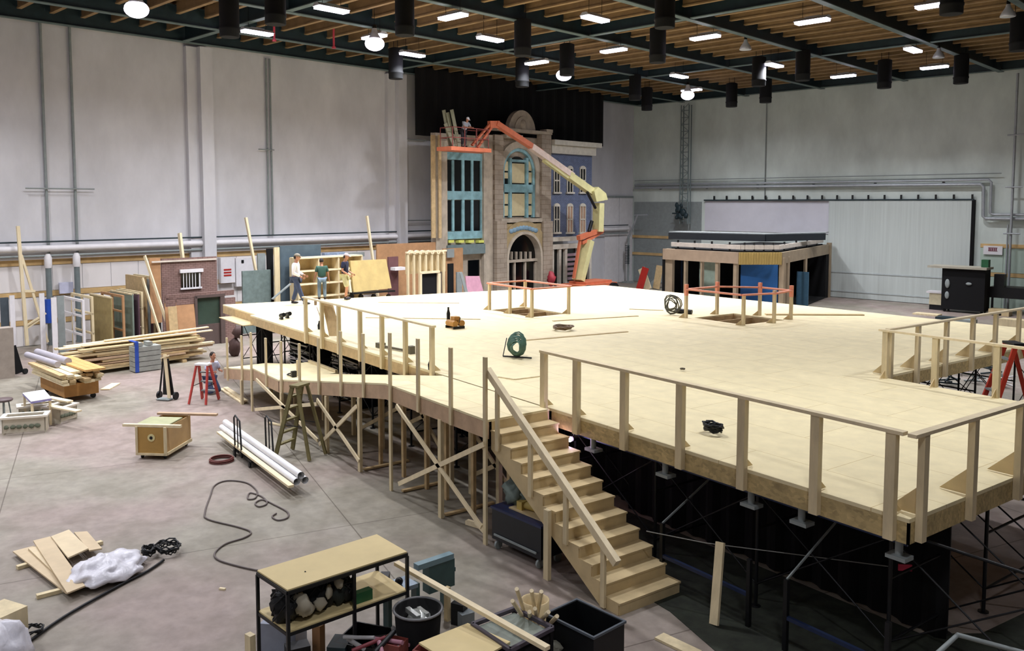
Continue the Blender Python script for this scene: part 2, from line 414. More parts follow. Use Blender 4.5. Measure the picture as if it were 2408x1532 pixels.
for (x0, x1, yy), lab in (((60, 222, 445), 'thin bar bracket across the two left conduits'), ((915, 1005, 331), 'upper thin bar bracket beside the black curtain'), ((918, 1015, 518), 'lower thin bar bracket beside the left facade'), ((608, 645, 353), 'small bracket across the two close conduits')):
    q0, z = pA(x0, yy, DA - .25); q1, z = pA(x1, yy, DA - .25); pipe_thing('bracket', lab, 'bracket', [[(-DA + .25, q0, z), (-DA + .25, q1, z)]], .03, GREY)
Y = DB - .3
a_l, a_r = -39.3, -14.5
pipe_thing('wall_pipe', 'lower of two thick pipes stepping down on the back wall', 'pipe', [[(a_l, Y, 7.28), (-14.95, Y, 7.2), (-14.8, Y, 7.05), (-14.75, Y, 5.35), (-14.6, Y, 5.22), (4, Y, 5.22)]], .1, GALV, clamps=[(q, Y + .1, 7.25) for q in (-37, -33, -29, -25, -21, -17)])
pipe_thing('wall_pipe', 'upper of two thick pipes stepping down on the back wall', 'pipe', [[(a_l, Y, 7.5), (-14.55, Y, 7.45), (-14.4, Y, 7.3), (-14.4, Y, 5.55), (-14.25, Y, 5.45), (4, Y, 5.47)]], .075, GALV)
pipe_thing('wall_pipe', 'thin topmost conduit of the pipe run on the back wall', 'pipe', [[(a_l, Y, 7.82), (-13.9, Y, 7.8)]], .03, GREY)
q, _ = pB(1803, 235, DB - .1); pipe_thing('conduit', 'thin vertical conduit above the sliding door track', 'conduit', [[(q, DB - .1, 6.4), (q, DB - .1, 13.4)]], .03, GREY)
q, _ = pB(2392, 300, DB - .2); pipe_thing('conduit', 'tall vertical pipe at the far right of the back wall', 'conduit', [[(q, DB - .55, .0), (q, DB - .55, 13.3)]], .07, GALV)
q2 = q - .25
pipe_thing('conduit', 'short vertical pipe beside the tall one at far right', 'conduit', [[(q2, DB - .2, .0), (q2, DB - .2, 4.9)]], .05, GALV)
for z, lab in ((9.9, 'short cross bar high on the tall pipe at far right'), (7.0, 'short cross bar on the tall pipe just above the pipe bend'), (4.4, 'short cross bar low on the tall pipe at far right')):
    pipe_thing('bracket', lab, 'bracket', [[(q - .35, DB - .67, z), (q + .5, DB - .67, z)]], .04, GALV)
# sign on the back wall
sx0, sz1 = pB(2313, 578, DB - .12); sx1, sz0 = pB(2357, 600, DB - .12)
o = tag(MB(BM).use(WHITE).box(sx0, sx1, DB - .14, DB - .1, sz0, sz1).build('notice_board'), 'white notice board with a dark red mark on back wall', 'sign')
m = MB(BM).use(M('sign_red', '6a1030', .6)); cx, cz = (sx0 + sx1) / 2, (sz0 + sz1) / 2
for i in range(5): m.box(cx - .22 + i * .09, cx - .16 + i * .09, DB - .15, DB - .14, cz - .02, cz + .12)
m.box(cx - .24, cx + .24, DB - .148, DB - .14, cz - .06, cz - .03); m.box(cx - .24, cx + .24, DB - .148, DB - .14, cz + .13, cz + .16); m.build('lettering', o)
# electrical panels on left wall
def wallbox(mb, x0, x1, y0, y1, D, t, xm=None):   # photo rectangle laid on a plane D from the camera, thickness t towards the room
    ym = (y0 + y1) / 2; xm = (x0 + x1) / 2 if xm is None else xm
    q0, _ = pA(x0, ym, D); q1, _ = pA(x1, ym, D); _, z1 = pA(xm, y0, D); _, z0 = pA(xm, y1, D)
    mb.box(-D, -D + t, q0, q1, z0, z1); return q0, q1, z0, z1
m = MB(BM).use(WHITE); e = wallbox(m, 513, 546, 606, 665, DA - .05, .28); o = tag(m.build('electrical_panel'), 'white electrical cabinet with a red warning notice', 'electrical cabinet')
m = MB(BM).use(REDP)
for i in range(3): m.box(-DA + .33, -DA + .345, e[0] + .15, e[1] - .2, e[2] + .62 - i * .14, e[2] + .70 - i * .14)
m.build('warning_notice', o)
m = MB(BM).use(WHITE); e = wallbox(m, 550, 606, 606, 672, DA - .05, .22); o = tag(m.build('electrical_panel'), 'plain white electrical cabinet right of the one with notice', 'electrical cabinet')
MB(BM).use(BLK).box(-DA + .27, -DA + .3, e[0] + .3, e[0] + .42, e[3] - .25, e[3] - .1).build('handle', o)
m = MB(BM).use(M('pale_plastic', 'c9cbe0', .5)); wallbox(m, 138, 170, 664, 690, DA - .1, .12); tag(m.build('notice_board'), 'small pale notice sheet between the two capped posts', 'sign')

# ============================================================ LAMPS AND DUCT DRUMS
LENS = M('lamp_lens', 'eee6ff', .4, 0, 1, emit=14)
HOOD = M('lamp_hood', 'c8ccd0', .4, .05, 2, metal=.3)
def area(parent, w, h, power, loc, rz=0, spread=150):
    l = bpy.data.lights.new('lamp_light', 'AREA'); l.shape = 'RECTANGLE'; l.size = w; l.size_y = h; l.energy = power; l.color = (.93, .94, 1.0); l.spread = radians(spread)
    o = bpy.data.objects.new('lamp_light', l); COL.objects.link(o); o.parent = parent; o.location = loc; o.rotation_euler = (0, 0, rz); return o
def strip_proto():
    t = thing('strip_lamp', 'x', 'ceiling lamp', (0, 0, 0))
    MB().use(HOOD).prism([(-.68, -.23, .0), (-.68, -.1, .12), (-.68, .1, .12), (-.68, .23, .0)], (1.36, 0, 0)).box(-.3, .3, -.06, .06, .1, .16).build('hood', t)
    MB().use(LENS).box(-.64, .64, -.2, .2, -.09, 0).build('lens', t)
    MB().use(BLK).cyl((-.4, 0, .1), (-.4, 0, 1.29), .01, 5).cyl((.4, 0, .1), (.4, 0, 1.29), .01, 5).build('hanger_rod', t)
    area(t, 1.2, .35, LAMP_W, (0, 0, -.1), spread=120); return t
SP = strip_proto()
strips = [(605, 75, 1), (780, 20, 1), (880, 85, 0), (970, 127, 1), (1065, 37, 0), (1153, 90, 1), (1262, 146, 0), (1400, 42, 1), (1443, 117, 0), (1597, 178, 1), (1626, 211, 0), (1658, 86, 0), (1821, 152, 1), (1910, 48, 0), (1983, 178, 0), (2147, 116, 1), (2197, 157, 0), (2200, 10, 0)]
for i, (x, y, o_) in enumerate(strips):
    p = F(x, y, 13.2); lab = ordn(i, len(strips)) + ' of the glowing strip lamps under the ceiling'
    rz = TH + (pi / 2 if o_ else 0)
    if i == 0: SP.location = p; SP.rotation_euler = (0, 0, rz); SP['label'] = lab; SP['group'] = 'strip lamps under the ceiling'; o = SP
    else: o = copy_tree(SP, p, rz, lab)
for a, b in [(-34, 2), (-34, 8), (-27, 2), (-27, 8), (-20, 3), (-20, 10), (-13, 12), (-27, -6), (-33.5, 31), (-33, 25), (-33, 19), (-33.5, 13), (-34, 46), (-22, 50), (-12, 50), (-3, 34), (-30, 24), (-6, 15.5), (-1, 22), (-14, -4), (-7, -6), (0, 3), (6, -4), (-21, -8), (-30.5, 37.5), (-31, 43)]:  # extra strip lamps added out of view to brighten the hall and post fronts
    q = bl((a, b, 13.2)) - EYE; dq = q.dot(W_)
    if dq > 0 and -20 < 1204 + F_PX * q.dot(R_) / dq < 2430 and CY - F_PX * q.dot(U_) / dq > -20: continue
    copy_tree(SP, bl((a, b, 13.2)), TH, 'unseen strip lamp added out of view to light the hall', 'strip lamps added out of view')
def bulb_proto():
    t = thing('high_bay_lamp', 'x', 'ceiling lamp', (0, 0, 0))
    MB().use(HOOD).lathe([(.1, .62), (.14, .42), (.3, .16), (.33, .0)], (0, 0, 0), 20).build('bell_shade', t)
    MB().use(BLK).cyl((0, 0, .6), (0, 0, 1.89), .012, 5).lathe([(.09, .52), (.09, .75), (.03, .78)], (0, 0, 0), 10).build('hanger_rod', t)
    return t
BP = bulb_proto()
BALL = MB().use(M('bulb_glow', 'f6eaff', .4, 0, 1, emit=7)).ball((0, 0, .0), .4, 10, (1, 1, .72)).build('bulb', BP)
area(BP, .5, .5, BULB_W, (0, 0, -.32), spread=165)
lit = [(321, 22, 'bright round lamp at the far left of the ceiling'), (881, 103, 'bright round lamp beside the black drum over the left wall'), (1617, 224, 'bright round lamp over the ladder truss on the back wall'), (1326, 177, 'bright round lamp under the black drum above the facades')]
for i, (x, y, lab) in enumerate(lit):
    p = F(x, y, 12.6)
    if i == 0: BP.location = p; BP['label'] = lab; BP['group'] = 'round high bay lamps'
    else: copy_tree(BP, p, 0, lab)
off = thing('high_bay_lamp', 'x', 'ceiling lamp', (0, 0, 0))
MB().use(HOOD).lathe([(.08, .6), (.14, .4), (.3, .16), (.36, .0), (.34, -.04)], (0, 0, 0), 20).build('bell_shade', off)
off.scale = (.75, .75, .75); MB().use(BLK).cyl((0, 0, .55), (0, 0, 1.98), .012, 5).lathe([(.09, .5), (.09, .75), (.03, .78)], (0, 0, 0), 10).build('hanger_rod', off)
offs = [(2370, 38, 'unlit bell shaded lamp at the upper right corner'), (1753, 116, 'unlit bell shaded lamp in the middle bay of the ceiling'), (2207, 135, 'small unlit lamp between two strip lamps at the right')]
for i, (x, y, lab) in enumerate(offs):
    p = F(x, y, 13.0)
    if i == 0: off.location = p; off['label'] = lab; off['group'] = 'round high bay lamps'
    else: copy_tree(off, p, 0, lab)
drums = [(540, 88, 0), (648, 58, 0), (952, 84, 0), (931, 186, 0), (1229, 132, 0), (1228, 205, 1), (1333, 178, 1), (1563, 66, 0), (1546, 148, 0), (1493, 236, 0), (1521, 260, 1), (1720, 252, 0), (1784, 203, 0), (1800, 242, 1), (1887, 190, 0), (2079, 208, 0), (2259, 197, 0), (2237, 34, 0), (2396, 120, 0)]
drums.sort()
first = None
for i, (x, y, s) in enumerate(drums):
    p = F(x, y, 12.1); lab = ordn(i, len(drums)) + ' of the black drums hanging from the ceiling'
    if first is None:
        first = thing('hanging_drum', lab, 'hanging drum', p, 0, 'black drums hanging from the ceiling')
        T = MB(Matrix.Translation(p)).use(DUCT); T.lathe([(.33, 0), (.35, .03), (.35, .25), (.37, .27), (.37, .33), (.35, .35), (.35, 1.45), (.2, 1.5)], (0, 0, 0), 20).build('drum_body', first)
        T = MB(Matrix.Translation(p)).use(BLK); T.cyl((.2, 0, 1.48), (.2, 0, 2.39), .015, 5).cyl((-.2, 0, 1.48), (-.2, 0, 2.39), .015, 5).build('hanger_rod', first)
    else: copy_tree(first, p, 0, lab)
for x, y, lab in ((645, 95, 'left one of two short red pipes hanging under the ceiling'), (785, 112, 'right one of two short red pipes hanging under the ceiling')):
    p = F(x, y, 13.1); m = MB().use(M('red_pipe', 'c04050', .5)); m.cyl(p, p + Vector((0, 0, 1.28)), .05, 8).lathe([(.09, -.04), (.09, .04)], p, 10); tag(m.build('sprinkler_pipe'), lab, 'pipe')

# ============================================================ THE PLATFORM
plat = thing('stage_platform', 'huge raised plywood platform filling the middle of the hall', 'platform', (-18, 18, 0))
hole1 = [(-25.0, 17.3), (-22.6, 17.3), (-22.6, 18.8), (-25.0, 18.8)]
hole2 = [(-19.3, 21.6), (-17.3, 21.6), (-17.2, 23.6), (-19.3, 23.6)]
outl = [(-32.2, 10.0), (-28.6, 10.0), (-28.6, 9.8), (-5.3, 9.8), (-5.3, 17.49), (-10.21, 17.49), (-10.21, 28.1), (-29.6, 26.9)]
MB().use(PLY).holed([outl, hole1, hole2], H - .05, H).build('deck', plat)
FH = .27
def fascia(pts, name='fascia', mat=OSB, z1=H - .05, t=.03, parent=plat):
    for i in range(len(pts) - 1):
        p, q = Vector((*pts[i], z1 - FH / 2)), Vector((*pts[i + 1], z1 - FH / 2)); d = (q - p).normalized(); nrm = Vector((d.y, -d.x, 0)) * (-t / 2)
        MB().use(mat).bar(p + nrm, q + nrm, t, FH).build(name, parent)
fascia([(-12.2, 9.8), (-5.3, 9.8)]); fascia([(-5.3, 9.8), (-5.3, 17.49)]); fascia([(-5.3, 17.49), (-10.21, 17.49)], t=-.03)
fascia([(-10.21, 17.49), (-10.21, 28.1)]); fascia([(-28.6, 9.8), (-16.0, 9.8)], mat=LUMD); fascia([(-32.2, 10.0), (-28.6, 10.0)], mat=LUMD); fascia([(-29.6, 26.9), (-32.2, 10.0)], mat=LUMD); fascia([(-10.21, 28.1), (-29.6, 26.9)], mat=LUMD)
m = MB().use(LUMD)
for hh in (hole1, hole2):
    for i in range(4):
        p = Vector((*hh[i], H - .17)); q = Vector((*hh[(i + 1) % 4], H - .17)); m.bar(p, q, .03, .23)
m.build('hatch_curb', plat)
tag(MB().use(PLYW).box(-30.9, -28.3, 9.45, 9.98, 1.93, 1.96).build('plywood_sheet'), 'thin plywood sheet sticking out under the far left platform corner', 'plywood sheet')
# joists under the deck (dark, seen from the side)
jm = MB().use(LUMD)
for i in range(22):
    x = -28 + i * 1.05
    y1 = 17.3 if x > -10.2 else 26.6
    jm.box(x, x + .04, 10.0, y1, H - .29, H - .05)
jm.build('joist', plat)
# seams and loose strips on the deck
def strip(x0, y0, x1, y1, w, lab, z=H, t=.02, mat=PLYW, name='batten'):
    p, q = F(x0, y0, z), F(x1, y1, z); o = MB().use(mat).bar(p + Vector((0, 0, t / 2 + .001)), q + Vector((0, 0, t / 2 + .001)), w, t).build(name); return tag(o, lab, 'board')
strip(1225, 802, 1475, 781, .12, 'long batten lying on the platform beside the green cable reel')
strip(1300, 756, 1500, 744, .10, 'long batten lying on the platform in front of the square hatch')
strip(1800, 741, 2030, 742, .22, 'long board lying near the far edge beyond the six sided hatch', t=.04)
strip(890, 712, 1080, 714, .1, 'long batten lying far left on the platform')
strip(860, 748, 1130, 752, .07, 'thin long batten behind the left guardrail')
strip(1480, 728, 1560, 731, .06, 'short batten lying near the cable coil and black tool')
strip(1172, 888, 1210, 894, .05, 'short batten piece at the head of the stairs', mat=LUM)
strip(1210, 894, 1282, 885, .05, 'second batten piece at the head of the stairs', mat=LUM)

# ------------------------------------------------------------ guardrails
GS = .3
def gusset(m, p, d, side):            # plywood triangle bracing a post, d = direction inward
    p = Vector(p); d = Vector(d); s = Vector(side) * .02
    m.prism([p + Vector((0, 0, .02)), p + d * GS + Vector((0, 0, .02)), p + Vector((0, 0, GS))], s)
def guardrail(name, label, posts, rail, inward, along, wpost=.1, zlow=H - .3, gus=True, rmat=LUM2, gusin=1):
    global GS
    base = Vector((*posts[0], H)); t = thing(name, label, 'guardrail', base)
    for q in posts:
        GS = .42 if along == 'y' else .22; m = MB().use(LUM); x, y = q
        m.box(x - wpost / 2, x + wpost / 2, y - .045, y + .045, zlow, H + 1.03) if along == 'x' else m.box(x - .045, x + .045, y - wpost / 2, y + wpost / 2, zlow, H + 1.03)
        m.build('post', t)
        if gus:
            g = MB().use(PLYW); gusset(g, (x, y, H), inward, (1, 0, 0) if along == 'x' else (0, 1, 0)); g.build('gusset', t)
    for i in range(len(rail) - 1):
        MB().use(rmat).bar(Vector((*rail[i], H + 1.05)), Vector((*rail[i + 1], H + 1.05)), .11, .045).build('top_rail', t)
    return t
yo = 9.75
near = guardrail('guardrail', 'long near wooden guardrail running from the stairs to the right corner', [(x, yo) for x in (-12.37, -11.43, -10.21, -8.96, -7.77, -6.57, -5.52)], [(-12.45, yo), (-5.36, yo)], (0, 1, 0), 'x', .13)
guardrail('guardrail', 'wooden guardrail along the right edge of the platform', [(-5.25, y) for y in (9.98, 11.21, 12.54, 13.9, 15.2, 16.5)], [(-5.25, 9.7), (-5.25, 17.3)], (-1, 0, 0), 'y', .11)
guardrail('guardrail', 'wooden guardrail across the front of the stairwell opening at right', [(x, 17.44) for x in (-10.1, -9.0, -7.78, -6.6, -5.6)], [(-10.25, 17.44), (-5.4, 17.44)], (0, -1, 0), 'x', .12, zlow=H - .02)
guardrail('guardrail', 'wooden guardrail along the left side of the stairwell opening at right', [(-10.16, y) for y in (17.75, 18.88, 20.16, 21.43, 22.61, 23.9, 25.2, 26.5)], [(-10.16, 17.6), (-10.16, 27.6)], (-1, 0, 0), 'y', .1)
guardrail('guardrail', 'wooden guardrail on the far left edge, behind the stud posts', [(x, 9.75) for x in (-23.66, -22.5, -21.38, -20.08, -18.86, -17.67, -16.44)], [(-23.8, 9.75), (-16.35, 9.75)], (0, 1, 0), 'x', .1, zlow=H - .3)
# steel feet under the near fascia
fm = MB().use(GREY)
for x in (-11.2, -9.45, -7.75, -6.9, -5.5):
    fm.cyl((x, 9.95, 1.7), (x, 9.95, 1.95), .05, 8).box(x - .13, x + .13, 9.86, 10.06, 1.66, 1.71)
fm.build('jack_plate', plat)

# two hatches with salmon rails
def hatch(label, posts, loop, base):
    t = thing('hatch_railing', label, 'hatch railing', (*base, H))
    for (x, y, hh) in posts:
        m = MB().use(LUM).box(x - .045, x + .045, y - .045, y + .045, H, H + hh)
        if hh > 1.05: m.use(PINKO).box(x - .05, x + .05, y - .05, y + .05, H + .75, H + hh + .01)
        m.build('post', t)
        MB().use(PLYW).prism([(x, y, H), (x - .2, y - .15, H), (x, y, H + .22)], (.015, -.01, 0)).build('gusset', t)
    n = len(loop)
    for i in range(n):
        p = Vector((*loop[i], H + .96)); q = Vector((*loop[(i + 1) % n], H + .96)); MB().use(PINKO).bar(p, q, .13, .05).build('top_rail', t)
hatch('square hatch railing with salmon painted top, left one on the platform', [(-25.05, 17.25, .94), (-23.8, 17.25, .94), (-22.55, 17.25, .94), (-22.55, 18.85, .94), (-25.05, 18.85, .94)], [(-25.1, 17.22), (-22.5, 17.22), (-22.5, 18.9), (-25.1, 18.9)], (-23.8, 18))
hatch('six sided hatch railing with salmon painted posts, right one on the platform', [(-19.45, 21.35, 1.12), (-19.45, 22.9, 1.12), (-18.4, 23.85, 1.12), (-17.2, 21.5, .94), (-16.95, 22.7, 1.05), (-17.15, 23.85, 1.12)], [(-19.45, 21.35), (-17.2, 21.4), (-16.9, 22.7), (-17.15, 23.85), (-18.4, 23.9), (-19.45, 22.9)], (-18.3, 22.6))

# ============================================================ WALKWAY AND RAMP
wk = thing('walkway', 'raised wooden walkway with ramp along the left side of the stairs', 'walkway', (-18, 8.9, 0))
YW, YV = 8.35, 9.72
HF = 2.25
def slab(m, x0, z0, x1, z1, y0, y1, t): m.add([(x0, y0, z0 - t), (x1, y0, z1 - t), (x1, y1, z1 - t), (x0, y1, z0 - t), (x0, y0, z0), (x1, y0, z1), (x1, y1, z1), (x0, y1, z0)], [(0, 3, 2, 1), (4, 5, 6, 7), (0, 1, 5, 4), (1, 2, 6, 5), (2, 3, 7, 6), (3, 0, 4, 7)])
segs = [(-26.95, .86, -24.25, 1.24, YW, YV, 'lower_ramp'), (-24.25, 1.27, -22.2, 1.27, YW, 10.1, 'landing'), (-22.2, 1.28, -16.0, HF, YW, YV, 'ramp'), (-16.0, HF, -12.2, HF, YW, 9.75, 'upper_deck')]
for x0, z0, x1, z1, y0, y1, nm in segs:
    m = MB().use(PLY); slab(m, x0, z0, x1, z1, y0, y1, .04); m.build(nm, wk)
    m = MB().use(REDW); slab(m, x0, z0 - .045, x1, z1 - .045, y0, y0 + .04, .3); m.build('fascia', wk)
    m = MB().use(REDW); slab(m, x0, z0 - .045, x1, z1 - .045, y1 - .05, y1 - .01, .24); m.build('fascia', wk)
MB().use(LUM2).box(-24.2, -22.25, 10.02, 10.1, 1.27, 1.34).build('edge_board', wk)
for x in (-22.2, -24.25): MB().use(REDW).box(x - .03, x + .01, YW, 10.1, .95, 1.225).build('fascia', wk)
for i, (x, z) in enumerate([(-26.49, 1.88), (-25.12, 2.12), (-24.29, 2.32), (-23.08, 2.31), (-21.93, 2.37), (-20.66, 2.48), (-19.44, 2.78), (-18.17, 3.1), (-17, 3.19), (-15.75, 3.36), (-14.58, 3.39), (-13.36, 3.38), (-12.22, 3.37)]):
    hb = {0: .86, 1: 1.1, 2: 1.25, 3: 1.27, 4: 1.3}.get(i, min(HF, 1.28 + (x + 22.2) * .1565)) - .33
    if i in (2, 9, 12): hb = 0
    MB().use(LUM).box(x - .045, x + .045, YW - .05, YW - .005, hb, z).build('stud_post', wk)
for x, zt in ((-25.3, .75), (-22.05, .95), (-19.1, 1.4), (-17.3, 1.7), (-13.8, 1.93)): MB().use(LUM).box(x - .055, x + .055, YW - .02, YW + .05, 0, zt).build('leg', wk)
for x, zt in ((-26.2, .6), (-24.2, .95), (-22.1, .95), (-20.2, 1.2), (-18.6, 1.5), (-17.5, 1.7), (-16.4, 1.9), (-15.4, 1.93), (-14.6, 1.93), (-13.6, 1.93), (-12.4, 1.93)):
    MB().use(LUM).box(x - .05, x + .05, 9.55, 9.64, 0, zt).build('leg', wk)
    if x > -19: MB().use(LUMD).box(x - .045, x + .045, 8.95, 9.02, 0, zt).build('leg', wk)
yb = YW - .06
for p, q in (((-23.8, 1.02), (-19.5, .23)), ((-23.95, .12), (-19.5, 1.14)), ((-19.5, 1.25), (-17.2, .28)), ((-19.4, .15), (-17.3, 1.51)), ((-15.43, 1.89), (-12.3, .3)), ((-15.35, .26), (-12.2, 1.83))):
    MB().use(LUM2).bar((p[0], yb, p[1]), (q[0], yb, q[1]), .035, .09).build('cross_brace', wk)
for p, q in (((-17.4, .9), (-15.4, 1.8)), ((-17.2, 1.5), (-15.6, .3)), ((-15.2, 1.6), (-13.0, .2)), ((-14.8, .3), (-12.4, 1.5)), ((-20, .2), (-17.4, 1.4))):
    MB().use(LUM).bar((p[0], 9.7, p[1]), (q[0], 9.7, q[1]), .035, .09).build('cross_brace', wk)
for x0, x1, y in ((-17.3, -17.3, 0), (-15.5, -15.5, 0), (-13.8, -13.8, 0)): MB().use(LUMD).box(x0 - .045, x0 + .045, 8.45, 9.6, .02, .06).build('sill', wk)
MB().use(LUM2).bar((-22.6, 8.2, .03), (-22.0, 8.45, .03), .09, .04).build('foot_block', wk)

# ============================================================ STAIRS
st = thing('staircase', 'plywood staircase climbing to the platform from the floor', 'staircase', (-10.5, 9, 0))
YS0, YS1 = 8.42, 9.72
for k in range(12):
    z = HF - (k + 1) * .1875; x = -12.2 + .3 * k
    if k < 11:
        MB().use(PLYW).box(x, x + .33, YS0, YS1, z - .03, z).build('tread', st)
    MB().use(PLYW).box(x, x + .02, YS0 + .02, YS1 - .02, z + (.0 if k < 11 else 0), z + .1575).build('riser', st)
pr = [(-12.18, 1.9)]
for k in range(11):
    z = HF - (k + 1) * .1875 - .031; pr += [(-12.2 + .3 * k, z), (-12.2 + .3 * k + .3, z)]
pr += [(-8.9, 0), (-9.3, 0)]
pr = [(-12.18, HF - .22)] + pr[1:]
for y in (YS0, YS1 - .03):
    MB().use(PLYW).prism([(x, y, z) for x, z in pr + [(-12.18, 1.72)]], (0, .03, 0)).build('stringer', st)
for x, zb, zt in ((-11.95, 1.75, 2.9), (-11.0, 1.2, 2.25), (-10.08, .7, 1.58), (-9.2, .02, .98)): MB().use(LUM).box(x - .045, x + .045, YS0 - .05, YS0 - .005, zb, zt).build('handrail_post', st)
MB().use(LUM2).bar((-12.25, YS0 - .03, 3.13), (-8.9, YS0 - .03, .8), .1, .12).build('handrail', st)
for x, zt in ((-10.47, 1.15),): MB().use(LUM).box(x - .06, x + .06, YS0 - .12, YS0 - .05, 0, zt).build('leg', st)
MB().use(LUM).box(-10.45, -10.35, 9.55, 9.65, 0, .9).build('leg', st)

# ============================================================ SCAFFOLD UNDER THE PLATFORM
def scaffold_proto():
    t = thing('scaffold_frame', 'x', 'scaffold', (0, 0, 0))
    for y in (0, 1.5):
        MB().use(BLK).cyl((0, y, .0), (0, y, 1.9), .028, 7).lathe([(.08, 0), (.08, .015)], (0, y, 0), 8).build('leg', t)
    m = MB().use(BLK)
    for z in (.35, 1.2, 1.85): m.cyl((0, 0, z), (0, 1.5, z), .02, 6)
    m.build('ledger', t)
    m = MB().use(BLK)
    m.cyl((0, 0, .35), (2.1, 0, 1.75), .013, 5).cyl((0, 0, 1.75), (2.1, 0, .35), .013, 5).cyl((0, 1.5, .35), (2.1, 1.5, 1.75), .013, 5).cyl((0, 1.5, 1.75), (2.1, 1.5, .35), .013, 5)
    m.cyl((0, 0, 1.85), (2.1, 0, 1.85), .02, 6)
    m.build('cross_brace', t); return t
sc = scaffold_proto(); firstone = True
for yy in (10.3, 12.9, 15.7, 18.6, 21.6, 24.6):
    x = -31.0 if yy < 12 else -28.9 if yy < 14 else -16.5
    while x < (-5.6 if yy < 17 - 1.5 else -12.3):
        if firstone: sc.location = (x, yy, 0); sc['label'] = 'dark scaffold frame under the platform'; sc['group'] = 'scaffold frames under the platform'; firstone = False
        else: copy_tree(sc, (x, yy, 0))
        x += 2.1
def steel_frame(label, x0, x1, y, h):
    t = thing('steel_trestle', label, 'trestle', ((x0 + x1) / 2, y, 0))
    for x in (x0, x1): MB().use(BLK).box(x - .03, x + .03, y - .03, y + .03, 0, h).build('leg', t)
    MB().use(M('dark_blue_steel', '1c2a4a', .45)).box(x0 + .03, x1 - .03, y - .025, y + .025, h * .45, h * .45 + .05).build('cross_bar', t)
    MB().use(GREY).bar((x0, y, h), (x0 - .1, y + 1.3, h + .5), .02, .03).build('brace', t)
for (xa, ya), (xb, yb2), h, lab in (((1556, 1375), (1738, 1485), 1.0, 'low dark steel frame just right of the bottom stair'), ((1846, 1532), (2100, 1640), 1.0, 'low dark steel frame at the bottom right under the platform')):
    p, q = F(xa, ya), F(xb, yb2); steel_frame(lab, p.x, q.x, p.y, h)
m = MB().use(BLK); p = F(1745, 1500, .0)
tag(MB().use(M('thin_cable', '8a8a84', .6)).tube([F(1520, 1250, 1.0), F(1660, 1278, 1.0), F(1850, 1302, 1.0), F(2090, 1333, 1.0)], .008, 5).build('cable'), 'thin pale cable strung low under the near platform edge', 'cable')
o = tag(MB().use(M('red_tag', 'c83050', .6)).box(-.09, .09, -.01, .01, 0, .09).build('warning_tag'), 'small red tag hanging on the thin cable at right', 'tag'); o.location = F(2128, 1343, 1.0); o.rotation_euler = (0, 0, .8)
# small bright work light behind the stairs
wl_ = thing('work_light', 'small glowing work light under the platform beside the stairs', 'work light', pY(1343, 1033, 9.9))
WLP = wl_.location.copy()
T = MB(Matrix.Translation(WLP)); T.use(M('work_light_glow', 'f0d0ff', .4, 0, 1, emit=25)).ball((0, -.03, 0), .05, 6).build('bulb', wl_)
T = MB(Matrix.Translation(WLP)); T.use(BLK).cyl((0, .02, 0), (0, .14, 0), .05, 10).cyl((0, .06, .04), (0, .06, .16), .01, 5).build('housing', wl_)
pl = bpy.data.lights.new('bulb_light', 'POINT'); pl.energy = 12; pl.color = (.8, .6, 1); pl.shadow_soft_size = .05
po = bpy.data.objects.new('bulb_light', pl); COL.objects.link(po); po.parent = wl_; po.location = (0, -.12, 0)
tag(MB().use(M('blue_pipe', '30406a', .4)).tube([(-11.9, 10.15, 1.78), (-5.5, 10.15, 1.78)], .022, 6).build('ledger_pipe'), 'thin blue steel pipe below the near platform edge', 'pipe')

# black cloths added under the platform to make its shade darker
def cloth(label, x0, x1, y, z1=1.9, amp=.05):
    m = MB().use(BLKM); n_ = max(6, int((x1 - x0) / .12)); P_ = [(x0 + (x1 - x0) * i / n_, y + amp * sin(i * 1.7) + amp * .5 * sin(i * .6)) for i in range(n_ + 1)]
    for i in range(n_):
        (a, b_), (c, d_) = P_[i], P_[i + 1]
        m.add([(a, b_, .02), (c, d_, .02), (c, d_, z1), (a, b_, z1), (a, b_ + .012, .02), (c, d_ + .012, .02), (c, d_ + .012, z1), (a, b_ + .012, z1)], [(0, 1, 2, 3), (7, 6, 5, 4), (0, 4, 5, 1), (3, 2, 6, 7)], True)
    return tag(m.build('black_curtain'), label, 'curtain')
cloth('added black cloth deepening the shade under the near platform edge behind the stairs', -12.0, -5.7, 11.6)
cloth('added black cloth deepening the shade under the platform behind the upper walkway posts', -19.5, -12.1, 11.9)
cloth('narrow added black cloth deepening the shade under the far platform corner behind the ramp', -31.2, -29.6, 10.9)
# pale tubes stored under the platform by the ramp
rt = random.Random(11)
for g_, (xa, ya, nn_) in enumerate(((-27.6, 11.2, 7), (-24.6, 11.4, 7))):
    tt_ = thing('tube_rack', ['rack of pale tubes under the platform behind the ramp landing', 'second rack of pale tubes under the platform, nearer the stairs'][g_], 'tube rack', (xa, ya, 0))
    MB().use(BLK).box(xa - .03, xa + .03, ya - .4, ya + .4, 0, 1.7).box(xa + 1.9, xa + 1.96, ya - .4, ya + .4, 0, 1.7).box(xa, xa + 1.93, ya - .4, ya - .36, .1, .16).box(xa, xa + 1.93, ya - .4, ya - .36, 1.1, 1.16).build('rack_frame', tt_)
    for i in range(nn_ * 2):
        z_ = .2 + 1.3 * i / (nn_ * 2); MB().use(WHITE if i % 3 else GREY).cyl((xa + .1 + rt.random() * .2, ya - .45 - rt.random() * .1, z_), (xa + 1.9 - rt.random() * .4, ya - .43, z_ + (rt.random() - .4) * .5), .025, 6).build('tube', tt_)

